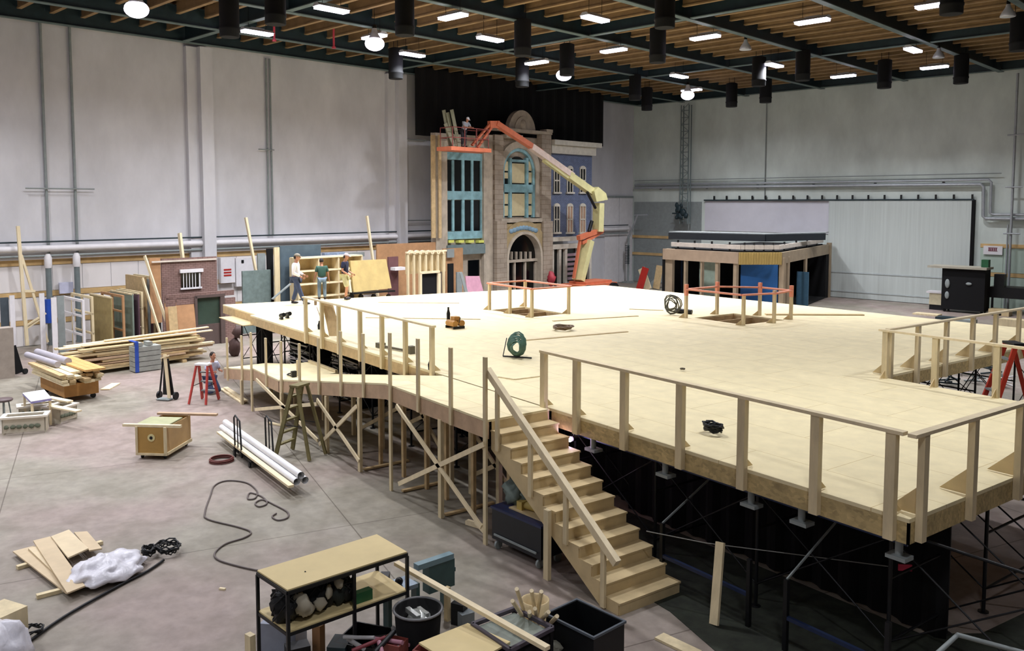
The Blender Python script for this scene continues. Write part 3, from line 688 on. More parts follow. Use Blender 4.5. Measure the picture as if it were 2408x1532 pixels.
gp = [F(1500, 1395), F(1575, 1440), F(1690, 1540), F(1800, 1640), F(2500, 1660), F(2500, 1400)]
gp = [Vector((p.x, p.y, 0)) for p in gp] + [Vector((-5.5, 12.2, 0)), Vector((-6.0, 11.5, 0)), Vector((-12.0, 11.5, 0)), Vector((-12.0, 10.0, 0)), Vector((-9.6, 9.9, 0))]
m = MB().use(M('floor_shade_cloth', '24291f', .9, .5, 4, bump=.8)); m.prism([p + Vector((0, 0, .004)) for p in gp], (0, 0, .006)); tag(m.build('floor_shade_cloth'), 'dark cloth added on the floor to deepen the shade under the near platform corner', 'cloth')  # added dark sheet; its colour stands for the platform's shade on the floor

# ============================================================ FACADES (building frame)
def arc(c0, r, a0, a1, n): return [(c0[0] + r * cos(a0 + (a1 - a0) * i / n), c0[1] + r * sin(a0 + (a1 - a0) * i / n)) for i in range(n + 1)]
def yz(m, pts, x, t): return m.prism([(x, q, z) for q, z in pts], (t, 0, 0))
DF = 37.4
def P(x, y, D=DF): return pA(x, y, D)
# 1. left storefront with teal windows
t = thing('facade_set_piece', 'scenic shop facade with tall black windows in teal frames', 'scenery facade', bl((-DF, 34, 0)))
m = MB(BM).use(STONE2); wallbox(m, 1016, 1043, 330, 692, DF, .35); wallbox(m, 1130, 1151, 318, 692, DF, .3); m.box(-DF - .1, -DF, P(1016, 500)[0], P(1150, 500)[0], 0, P(1090, 318)[1]); wallbox(m, 1016, 1151, 318, 345, DF, .3); m.build('wall', t)
m = MB(BM).use(PLYB).use(LUMD); wallbox(m, 1013, 1022, 318, 560, DF - .45, .08); wallbox(m, 1030, 1036, 318, 560, DF - .45, .08); m.build('edge_framing', t)
for i, (x0, x1) in enumerate(((1043, 1060), (1065, 1083), (1089, 1105), (1110, 1127))):
    for y0, y1 in ((377, 449), (472, 543)):
        m = MB(BM).use(DARKG); wallbox(m, x0, x1, y0, y1, DF - .02, .04); m.build('window', t)
m = MB(BM).use(TEAL)
for y0, y1 in ((360, 377), (450, 470), (544, 562)): wallbox(m, 1041, 1132, y0, y1, DF, .16)
for x0, x1 in ((1040, 1043), (1060, 1065), (1083, 1089), (1105, 1110), (1127, 1132)): wallbox(m, x0, x1, 377, 544, DF, .13)
m.build('window_frame', t)
m = MB(BM).use(M('yellow_flag', 'd8dc70', .6))
for x0 in (1047, 1071, 1094, 1118): wallbox(m, x0, x0 + 13, 565, 571, DF, .3)
m.build('marker_lamp', t)
m = MB(BM).use(M('shop_awning_grey', '6f7f80', .7)); wallbox(m, 1040, 1132, 575, 598, DF, .35); m.build('shop_sign_band', t)
m = MB(BM).use(DARKG); wallbox(m, 1100, 1126, 612, 650, DF, .05); m.build('shop_window', t)
# 2. central stone arch building
t = thing('facade_set_piece', 'scenic stone facade with arched doorway and domed crest', 'scenery facade', bl((-DF, 41, 0)))
q0, q1 = P(1153, 450)[0], P(1284, 450)[0]; zt = P(1220, 322)[1]
m = MB(BM).use(STONE); m.box(-DF - .1, -DF, q0, q1, 0, zt)
wallbox(m, 1152, 1172, 318, 520, DF, .45); wallbox(m, 1262, 1284, 318, 520, DF, .45); wallbox(m, 1153, 1176, 520, 692, DF, .6); wallbox(m, 1262, 1284, 520, 692, DF, .6); m.build('wall', t)
m = MB(BM).use(STONE2); wallbox(m, 1178, 1216, 318, 326, DF, .5); wallbox(m, 1155, 1284, 306, 313, DF, .55); wallbox(m, 1270, 1284, 306, 313, DF, .6); wallbox(m, 1166, 1262, 514, 523, DF, .5)
m.build('cornice', t)
cq, cz = P(1219, 312); rr = abs(P(1250, 312)[0] - cq)
m = MB(BM).use(STONE2); yz(m, [(cq + 1.12 * rr, cz), *[(cq + rr * cos(a), cz + rr * 1.12 * sin(a)) for a in [pi * i / 16 for i in range(17)]], (cq - 1.12 * rr, cz)], -DF, .35)
yz(m, [(cq + .62 * rr * cos(pi * i / 12), cz + .05 + rr * .75 * sin(pi * i / 12)) for i in range(13)], -DF + .3, .12); m.ball((-DF + .42, cq, cz + rr * .35), .28, 6, (.4, 1, 1.3)); m.build('crest', t)
# arched window bay
cq, cz = P(1215, 405); rw = abs(P(1256, 405)[0] - cq); zb = P(1215, 512)[1]
def archring(m, cq, cz, r0, r1, x, tt, zb):
    o_ = [(cq + r1, zb)] + arc((cq, cz), r1, 0, pi, 18) + [(cq - r1, zb)]; i_ = [(cq + r0, zb)] + arc((cq, cz), r0, 0, pi, 18) + [(cq - r0, zb)]
    for k in range(len(o_) - 1): yz(m, [o_[k], o_[k + 1], i_[k + 1], i_[k]], x, tt)
m = MB(BM).use(STONE2); archring(m, cq, cz, rw * .92, rw * 1.18, -DF, .3, zb); m.build('window_arch', t)
m = MB(BM).use(TEAL); archring(m, cq, cz, rw * .80, rw * .92, -DF, .2, zb)
for x0, x1 in ((1193, 1198), (1232, 1237)): wallbox(m, x0, x1, 372, 512, DF, .22)
wallbox(m, 1177, 1254, 434, 453, DF, .2); wallbox(m, 1196, 1236, 376, 382, DF, .2); m.build('window_frame', t)
m = MB(BM).use(M('boarded_window', 'cfc29a', .7, .08))
for x0, x1, y0, y1 in ((1199, 1231, 385, 431), (1199, 1231, 456, 508), (1180, 1192, 380, 402), (1180, 1192, 406, 420), (1238, 1250, 380, 402), (1238, 1250, 406, 430), (1180, 1192, 456, 480), (1180, 1192, 484, 508), (1238, 1250, 456, 480), (1238, 1250, 484, 506)): wallbox(m, x0, x1, y0, y1, DF, .1)
m.build('boarded_pane', t)
m = MB(BM).use(DARKG); wallbox(m, 1180, 1250, 384, 510, DF, .04); yz(m, arc((cq, cz), rw * .6, 0.3, pi - .3, 10), -DF, .05); m.build('window', t)
m = MB(BM).use(M('weathered_blue_swirl', '7c9bb0', .6, .25, 3)); q, z = P(1218, 540)
for k in range(9):
    f = (k - 4) * .28; m.ball((-DF + .5, q + f, z + .12 * cos(f * 2)), .22, 5, (.3, 1, .7))
m.build('ornament', t)
m = MB(BM).use(M('tan_stone', 'a3906a', .8, .2, 2, bump=.3)); wallbox(m, 1153, 1284, 526, 552, DF, .4)
cq, cz = P(1219, 605); rw = abs(P(1259, 605)[0] - cq); zb = 0
m.use(M('tan_stone', 'a3906a')); archring(m, cq, cz, rw * 1.0, rw * 1.45, -DF, .5, cz - .2); m.build('arch_band', t)
m = MB(BM).use(STONE2); archring(m, cq, cz, rw * .92, rw * 1.03, -DF, .62, zb); m.build('door_arch', t)
m = MB(BM).use(DARKG); yz(m, [(cq + rw * .92, 0)] + arc((cq, cz), rw * .92, 0, pi, 16) + [(cq - rw * .92, 0)], -DF, .1); m.build('doorway', t)
m = MB(BM).use(STONE2); wallbox(m, 1178, 1258, 610, 616, DF, .3)
for x0 in (1186, 1197, 1208, 1219, 1230, 1241): wallbox(m, x0, x0 + 2, 592, 610, DF, .25)
for x0 in (1180, 1203, 1228, 1252): wallbox(m, x0, x0 + 3, 616, 692, DF, .25)
m.build('door_frame', t)
# 3. blue brick building
t = thing('facade_set_piece', 'scenic blue brick house facade with white cornice and six windows', 'scenery facade', bl((-DF, 45, 0)))
m = MB(BM).use(BLUEB); wallbox(m, 1286, 1386, 360, 556, DF, .2); m.build('wall', t)
m = MB(BM).use(WHITE).use(M('cream_trim', 'cbc6b8', .6)); wallbox(m, 1286, 1397, 334, 345, DF, .7); wallbox(m, 1286, 1390, 345, 364, DF, .45); wallbox(m, 1286, 1388, 556, 566, DF, .4); m.build('cornice', t)
m = MB(BM).use(M('cream_trim', 'cbc6b8')); g = MB(BM).use(DARKG)
for i, x in enumerate((1303, 1334, 1364)):
    for j, (y0, y1) in enumerate(((398, 452), (486, 546))):
        col = M('cream_trim', 'cbc6b8') if not (j and i) else M('boarded_tan', 'a98a72', .7)
        q0, q1, z0, z1 = wallbox(m.use(M('cream_trim', 'cbc6b8')), x - 9, x + 9, y1, y1 + 4, DF, .34)
        w = MB(BM).use(M('cream_trim', 'cbc6b8')); a0_, a1_, c0, c1 = *[P(x - 7, y0)[0], P(x + 7, y0)[0]], P(x, y1)[1], P(x, y0)[1]
        w.box(-DF + .2, -DF + .27, a0_, a0_ + .07, c0, c1); w.box(-DF + .2, -DF + .27, a1_ - .07, a1_, c0, c1); w.box(-DF + .2, -DF + .27, (a0_ + a1_) / 2 - .03, (a0_ + a1_) / 2 + .03, c0, c1); w.box(-DF + .2, -DF + .27, a0_, a1_, (c0 + c1) / 2 - .04, (c0 + c1) / 2 + .04)
        yz(w, [(((a0_ + a1_) / 2) + .5 * (a1_ - a0_) * cos(pi * k / 10), c1 + .22 * sin(pi * k / 10)) for k in range(11)], -DF + .2, .08)
        wo = w.build('window_frame', t)
        MB(BM).use(col if (j and i) else DARKG).box(-DF + .2, -DF + .23, a0_, a1_, c0, c1).build('pane', wo)
m.build('window_sill', t)
m = MB(BM).use(M('cream_trim', 'cbc6b8')); wallbox(m, 1286, 1386, 573, 584, DF, .35)
for x0 in (1290, 1307, 1321, 1350, 1378): wallbox(m, x0, x0 + 5, 584, 690, DF, .3)
m.build('shopfront_frame', t)
m = MB(BM).use(DARKG); wallbox(m, 1286, 1386, 584, 690, DF, .1); m.build('shop_window', t)
m = MB(BM).use(M('mauve_stair_stripes', 'a58f9a', .6))
for k in range(8): wallbox(m, 1328, 1350, 596 + k * 11, 602 + k * 11, DF, .25)
m.build('stacked_slat', t)
o = tag(MB(BM).use(M('red_mix', 'a83440', .6)).ball((-DF + 1.2, P(1296, 650, DF - 1.2)[0], 1.25), .28, 7, (1, .8, 1.6), .5).cyl((-DF + 1.2, P(1296, 650, DF - 1.2)[0], 0), (-DF + 1.2, P(1296, 650, DF - 1.2)[0], 1.2), .06, 8).build('ornament_post'), 'small red and white figure-like post beside the stone facade', 'ornament')
# black curtain
DC = 38.7
q0, q1 = P(976, 250, DC)[0], P(1419, 250, DC)[0]
m = MB(BM).use(BLKM); pts = []
nn = 80
for k in range(nn + 1):
    q = q0 + (q1 - q0) * k / nn; pts.append((-DC + .07 * sin(k * 1.3), q))
zlow = lambda k: P(976, 318, DC)[1] + (P(1419, 345, DC)[1] - P(976, 318, DC)[1]) * k / nn
for k in range(nn):
    (x0, a_), (x1, b_) = pts[k], pts[k + 1]
    m.add([(x0, a_, zlow(k)), (x1, b_, zlow(k + 1)), (x1, b_, 13.95), (x0, a_, 13.95), (x0 + .02, a_, zlow(k)), (x1 + .02, b_, zlow(k + 1)), (x1 + .02, b_, 13.95), (x0 + .02, a_, 13.95)], [(0, 1, 2, 3), (7, 6, 5, 4), (0, 4, 5, 1)], True)
tag(m.build('black_curtain'), 'huge black curtain hanging behind the scenic facades', 'curtain')

# ============================================================ BOOM LIFT
DL = 35.0
def L(x, y, d=DL): q, z = pA(x, y, d); return Vector((-d, q, z))
t = thing('boom_lift', 'orange and cream boom lift reaching over the facades', 'boom lift', bl((-DL, 43, 0)))
m = MB(BM).use(ORANGE); m.box(-DL - .9, -DL + .9, 41.6, 45.2, .45, .9); m.box(-DL - .7, -DL + .7, 42.2, 44.9, .9, 1.05); m.build('chassis', t)
for x in (-DL - .95, -DL + .95):
    for q in (42.1, 44.7): MB(BM).use(BLK).cyl((x - .17, q, .45), (x + .17, q, .45), .45, 16).build('wheel', t)
m = MB(BM).use(CREAM); m.bar(L(1360, 660), L(1383, 566), .4, .75, (1, 0, 0)); m.build('lower_boom', t)
m = MB(BM).use(ORANGE); m.bar(L(1349, 655), L(1365, 560), .14, .16, (1, 0, 0)).bar(L(1360, 560), L(1416, 540), .3, .3, (1, 0, 0)).bar(L(1368, 572), L(1416, 545), .2, .2, (1, 0, 0)); m.build('knuckle', t)
m = MB(BM).use(CREAM); m.bar(L(1406, 545), L(1408, 478), .5, .55, (1, 0, 0)); m.prism([L(1392, 475), L(1418, 470), L(1414, 455), L(1396, 440), L(1386, 450)], (.4, 0, 0)); m.build('riser_boom', t)
m = MB(BM).use(BLK); m.cyl(L(1372, 452) + Vector((.3, 0, 0)), L(1392, 490) + Vector((.3, 0, 0)), .09, 8).cyl(L(1385, 545), L(1392, 520), .12, 8); m.build('cylinder', t)
m = MB(BM).use(CREAM); m.bar(L(1412, 466), L(1336, 412), .45, .42, (1, 0, 0)).bar(L(1340, 418), L(1280, 374), .38, .26, (1, 0, 0)); m.build('main_boom', t)
m = MB(BM).use(M('pale_boom', 'e2cdc0', .5)); m.bar(L(1345, 414), L(1248, 345), .36, .4, (1, 0, 0)); m.build('boom_section', t)
m = MB(BM).use(ORANGE); m.bar(L(1272, 359), L(1165, 290), .3, .36, (1, 0, 0)); m.build('fly_boom', t)
m = MB(BM).use(ORANGE); m.bar(L(1164, 288), L(1123, 347), .12, .14, (1, 0, 0)).bar(L(1156, 287), L(1110, 342), .12, .14, (1, 0, 0)).bar(L(1150, 293), L(1172, 293), .4, .25, (1, 0, 0)); m.build('jib', t)
m = MB(BM).use(ORANGE); m.box(-DL - .6, -DL + .6, L(1044, 351).y, L(1138, 352).y, L(1090, 357).z, L(1090, 348).z); m.build('basket_floor', t)
m = MB(BM).use(REDP).use(M('dull_red_rail', '8a4440', .5)); zb_, q0, q1 = L(1090, 348).z, L(1050, 350).y, L(1134, 350).y
for q in (q0, q0 + (q1 - q0) * .33, q0 + (q1 - q0) * .66, q1):
    for x in (-DL - .5, -DL + .5): m.cyl((x, q, zb_), (x, q, zb_ + 1.05), .025, 6)
for z in (.5, 1.05):
    for x in (-DL - .5, -DL + .5): m.cyl((x, q0, zb_ + z), (x, q1, zb_ + z), .025, 6)
    for q in (q0, q1): m.cyl((-DL - .5, q, zb_ + z), (-DL + .5, q, zb_ + z), .025, 6)
m.build('basket_rail', t)
for i, (x0, x1, y0) in enumerate(((1052, 1062, 258), (1058, 1068, 264), (1050, 1066, 290), (1062, 1074, 258))):
    pa, pb = L(x1 + 6, 347), L(x0, y0)
    pa.x += -.3 + i * .1; pb.x += -.3 + i * .1
    tag(MB(BM).use(LUMD).use(M('grey_plank', '8d8d76', .7)).bar(pa, pb, .05, .22, (0, 1, 0)).build('plank'), 'long plank standing in the lift basket, %s of four' % ordn(i, 4), 'plank', 'planks standing in the lift basket')

# ============================================================ KIOSK (building frame)
def B3(x, y, z): q = FB(x, y, z); return Vector((q.x, q.y, z))
t = thing('kiosk_set', 'octagonal glazed kiosk with dark flat roof near the back wall', 'kiosk', bl((-27, 47, 0)))
ZF = 3.45
c = [B3(1560, 585, ZF), B3(1738, 594, ZF), B3(1838, 594, ZF), B3(1948, 575, ZF)]
KM = M('kiosk_fascia_tan', 'a8937c', .6, .12, 2); KP = M('kiosk_post_tan', '9c8b72', .6, .12, 2); KS = M('kiosk_slats', 'b09758', .6, .2, 8, sx=(1, 4, .1))
def fwall(m, p, q, z0, z1, t_=.12):
    m.bar(Vector((p.x, p.y, (z0 + z1) / 2)), Vector((q.x, q.y, (z0 + z1) / 2)), t_, z1 - z0)
m = MB(BM).use(KM); fwall(m, c[0], c[1], ZF - .62, ZF); m.build('fascia', t)
m = MB(BM).use(KS); fwall(m, c[1], c[2], ZF - .66, ZF)
d = (c[2] - c[1]); 
for k in range(16): p = c[1] + d * (k + .5) / 16; m.bar(Vector((p.x, p.y - .08, ZF - .64)), Vector((p.x, p.y - .08, ZF - .02)), .07, .05)
m.build('slatted_fascia', t)
m = MB(BM).use(KP); fwall(m, c[2], c[3], ZF - .62, ZF); m.build('fascia', t)
DBK = Vector((0, min(3.2, DB - .6 - max(p.y for p in c)), 0))
def postk(p, w_, z1=ZF - .3):
    MB(BM).use(KP).box(p.x - w_, p.x + w_, p.y - .12 + .14, p.y + .12 + .14, 0, z1).build('post', t)
postk(c[0] + Vector((.25, .1, 0)), .3, ZF); 
for f, w_ in ((.3, .07), (.52, .05), (.72, .09), (.95, .1)): postk(c[0].lerp(c[1], f), w_)
postk(c[2], .14); postk(c[2].lerp(c[3], .1), .06); postk(c[2].lerp(c[3], .45), .06); postk(c[3], .12, ZF + .1)
bk = [Vector((c[3].x, DB - 1.2, 0)), Vector((c[0].x, DB - 1.2, 0))]
ring = [Vector((p.x, p.y, 0)) for p in c] + bk
m = MB(BM).use(BLKM); m.prism([(p.x, p.y + .1, .02) for p in ring], (0, 0, .06)); fwall(m, ring[5], ring[4], 0, ZF); fwall(m, ring[3], ring[4], 0, ZF); fwall(m, ring[5], ring[0], 0, ZF); m.build('back_wall', t)
m = MB(BM).use(M('kiosk_white_band', 'd8cfc4', .6)); ins = [p.lerp(Vector((-27, 50.5, 0)), .08) for p in ring]
for k in range(3): p, q = ins[k], ins[k + 1]; fwall(m, p, q, ZF + .12, ZF + .36, .1)
m.build('light_band', t)
m = MB(BM).use(BLKM); m.prism([(p.x, p.y, ZF - .06) for p in ins], (0, 0, .1)); m.build('canopy', t)
m = MB(BM).use(BLK)
for k in range(3):
    for f in (.1, .35, .6, .85): p = ins[k].lerp(ins[k + 1], f); m.box(p.x - .04, p.x + .04, p.y - .04, p.y + .04, ZF, ZF + .5)
m.build('stanchion', t)
r1 = B3(1573, 545, 4.35); r2 = B3(1800, 550, 4.35); r3 = B3(1940, 547, 4.35)
rb = M('dark_roof_band', '22282e', .5)
m = MB(BM).use(rb); fwall(m, r1, r2, ZF + .45, 4.3); fwall(m, r2, r3, ZF + .45, 4.3); m.build('roof_band', t)
m = MB(BM).use(M('roof_top_grey', '9aa0a0', .6)); m.prism([(r1.x, r1.y, 4.3), (r2.x, r2.y, 4.3), (r3.x, r3.y, 4.3), (r3.x - .3, r3.y + 1.2, 4.3), (r2.x, r2.y + 1.2, 4.3), (r1.x, r1.y + 1.2, 4.3)], (0, 0, .06)); m.build('roof', t)
mid = c[1].lerp(c[2], .5)
BLU = M('blue_screen', '1a5a98', .6, .08, 1)
yq = c[1].y + 2.2; p0_, p1_ = Vector((pB(1742, 650, yq)[0], yq, 0)), Vector((pB(1829, 650, yq)[0], yq, 0)); o = MB(BM).use(BLU); fwall(o, p0_, p1_, .1, ZF - .1, .05); tag(o.build('upright_board'), 'bright blue panel standing inside the kiosk', 'panel')
yq = c[0].y + 1.8; qb = lambda a_, b__: (Vector((pB(a_, 650, yq)[0], yq, 0)), Vector((pB(b__, 650, yq)[0], yq, 0))); o = MB(BM).use(M('dark_blue_panel', '152a48', .5)); fwall(o, *qb(1580, 1604), .1, ZF - .5, .05); tag(o.build('upright_board'), 'narrow dark blue panel at the left inside the kiosk', 'panel')
o = MB(BM).use(M('pale_green_panel', '9db0a0', .6)); fwall(o, *qb(1645, 1690), .6, ZF - .3, .05); tag(o.build('upright_board'), 'pale panel seen through the left kiosk window', 'panel')
o = MB(BM).use(M('blue_grey_board', '4a7088', .5)); yq = c[2].y + 4.5; fwall(o, *qb(1874, 1902), .1, 2.1, .05); tag(o.build('board'), 'blue grey board with pale border leaning inside right kiosk bay', 'board')

# ladder truss on the back wall
q, _ = pB(1618, 400, DB - .4); t = thing('lattice_truss', 'tall vertical lattice truss fixed to the back wall corner', 'truss', bl((q, DB - .45, 4.6)))
for dx in (-.33, .33):
    for dy in (-.1, .22): MB(BM).use(GALV).use(M('truss_grey', '6f7d7d', .5)).cyl((q + dx, DB - .8 + dy, 4.6), (q + dx, DB - .8 + dy, 13.2), .045, 7).build('chord', t)
m = MB(BM).use(M('truss_grey', '6f7d7d')); z = 4.8; s = 1
while z < 13:
    m.cyl((q - .33, DB - .9, z), (q + .33, DB - .9, z), .025, 5).cyl((q - .33 * s, DB - .9, z), (q + .33 * s, DB - .9, z + .5), .02, 5); z += .5; s = -s
m.build('lacing', t)
m = MB(BM).use(STEEL)
for i in range(14): m.ball((q - .55 + random.random() * 1.0, DB - 1.05, 5.0 + random.random() * 1.1), .12 + .12 * random.random(), 5, (1, .6, 1.2), .4, i)
m.tube([(q - .9, DB - 1.0, 5.35), (q + .3, DB - 1.0, 5.35)], .05, 6); m.build('hung_fittings', t)
# small crane arm in the corner
q, z = pB(1500, 505, DB - 1.5); t = thing('jib_arm', 'pale tubular jib arm standing in the far room corner', 'jib arm', bl((q, DB - 1.5, 0)))
m = MB(BM).use(GALV); q2, z2 = pB(1478, 560, DB - 1.5); m.cyl((q, DB - 1.5, z), (q2, DB - 1.5, z2), .07, 8).cyl((q - .3, DB - 1.5, z - .05), (q + .9, DB - 1.5, z), .06, 8); m.build('arm', t)
MB(BM).use(GREY).cyl((q2, DB - 1.5, 0), (q2, DB - 1.5, z2 + .2), .08, 8).box(q2 - .35, q2 + .35, DB - 1.8, DB - 1.2, 0, .1).build('mast', t)
m = MB(BM).use(STEEL)
for i in range(12): m.box(q2 - .2, q2 + .2, DB - 1.65, DB - 1.6, 1.5 + i * .12, 1.55 + i * .12)
m.build('cable_bracket', t)
for i, (x, ang, col, lab) in enumerate(((1503, .25, REDP, 'red framed panel leaning near the kiosk left side'), (1525, -.5, LUM, 'pale frame leaning beside the kiosk left side'), (1543, .1, LUMD, 'tan board standing beside the kiosk left post'), (1530, .9, GREY, 'grey pipe bundle lying by the kiosk left side'))):
    yp = DB - 6 + i * .9; q, z = pB(x, 665, yp); m = MB(BM).use(col); m.bar((q, yp, .05), (q + 1.6 * sin(ang), yp + .2, 1.7 * cos(ang)), .05, .55, (1, 0, 0)); tag(m.build('leaning_panel'), lab, 'panel')

# ============================================================ RIGHT FAR CORNER
p = FB(2264, 737); t = thing('equipment_cart', 'tall black equipment cart with a board laid on top', 'cart', bl((p.x, p.y, 0)))
m = MB(BM).use(BLKM); m.box(p.x - 1.15, p.x + 1.05, p.y, p.y + 1.0, .16, 2.45); m.build('body', t)
m = MB(BM).use(GREY); m.ball((p.x - .85, p.y - .02, 1.6), .13, 6, (1, .3, 2)).ball((p.x - .85, p.y - .02, .95), .12, 6, (1, .3, 1.8)).ball((p.x + .25, p.y - .02, 1.65), .1, 6, (1.6, .3, .8)); m.build('emblem', t)
for dx in (-1.0, .9):
    for dy in (.15, .85): MB(BM).use(BLK).cyl((p.x + dx - .04, p.y + dy, .09), (p.x + dx + .04, p.y + dy, .09), .09, 10).build('caster', t)
m = MB(BM).use(GREY).use(M('pale_board', 'a9a494', .7)); m.box(p.x - 1.9, p.x + 1.15, p.y - .15, p.y + 1.15, 2.46, 2.58); o = m.build('board'); tag(o, 'pale board laid flat on the tall black cart', 'board')
m = MB(BM).use(M('green_box', '1d5a36', .6)); m.box(p.x + .75, p.x + 1.1, p.y + .3, p.y + .7, 2.59, 3.0); tag(m.build('box'), 'small dark green box on the cart top board', 'box')
p2 = FB(2208, 730); m = MB(BM).use(M('cream_box', 'c9c0a0', .7)); p2.x -= .15; m.box(p2.x - .4, p2.x + .35, p2.y, p2.y + .7, .3, .95).use(WHITE).box(p2.x - .55, p2.x + .45, p2.y - .05, p2.y + .75, .96, 1.06).use(BLK).box(p2.x - .4, p2.x + .35, p2.y + .05, p2.y + .65, 0, .3); tag(m.build('crate'), 'small pale crate with a lid left of the tall black cart', 'crate')
t = None
p3 = Vector((pB(2370, 680, DB - 2.3)[0], DB - 2.3, 0))
m = MB(BM).use(BLK).box(p3.x - .9, p3.x + 3, p3.y, p3.y + 1.2, .9, 1.5).box(p3.x - .7, p3.x - .2, p3.y, p3.y + .5, 1.5, 2.2).box(p3.x - .8, p3.x - .7, p3.y, p3.y + .1, 0, .9).box(p3.x + 1, p3.x + 1.1, p3.y, p3.y + .1, 0, .9); tag(m.build('workbench_machine'), 'black machine on legs at the far right by the wall', 'machine')
for i, (x, y, ww, hh, col, lab) in enumerate(((2352, 742, 1.0, .35, PLYW, 'low plywood box behind the right guardrail'), (2340, 770, .5, .7, BLK, 'dark stool shape behind the right guardrail'), (2385, 775, 1.2, .5, LUM, 'pale crate behind the right guardrail, near the edge'), (2270, 765, .9, .3, GREY, 'low grey flat case behind the right guardrail'), (2300, 715, .5, .4, GREY, 'small grey box on the floor by the tall cart'), (2180, 741, 1.3, .08, LUM, 'pale board lying on the floor beyond the platform'), (2240, 752, 1.5, .12, STEEL, 'dark sheet lying on the floor beyond the platform'))):
    p = FB(x, y, 0); z0 = 0
    if p.y < 30 and False: pass
    m = MB(BM).use(col)
    if 'stool' in lab: m.lathe([(.25, .6), (.25, .68)], (p.x, p.y, z0), 12).cyl((p.x, p.y, 0), (p.x, p.y, .6), .05, 8).lathe([(.25, 0), (.2, .05)], (p.x, p.y, z0), 12)
    else: m.box(p.x - ww / 2, p.x + ww / 2, p.y - .35, p.y + .35, z0, z0 + hh)
    tag(m.build('crate' if hh > .1 else 'board'), lab, 'crate' if hh > .1 else 'board')

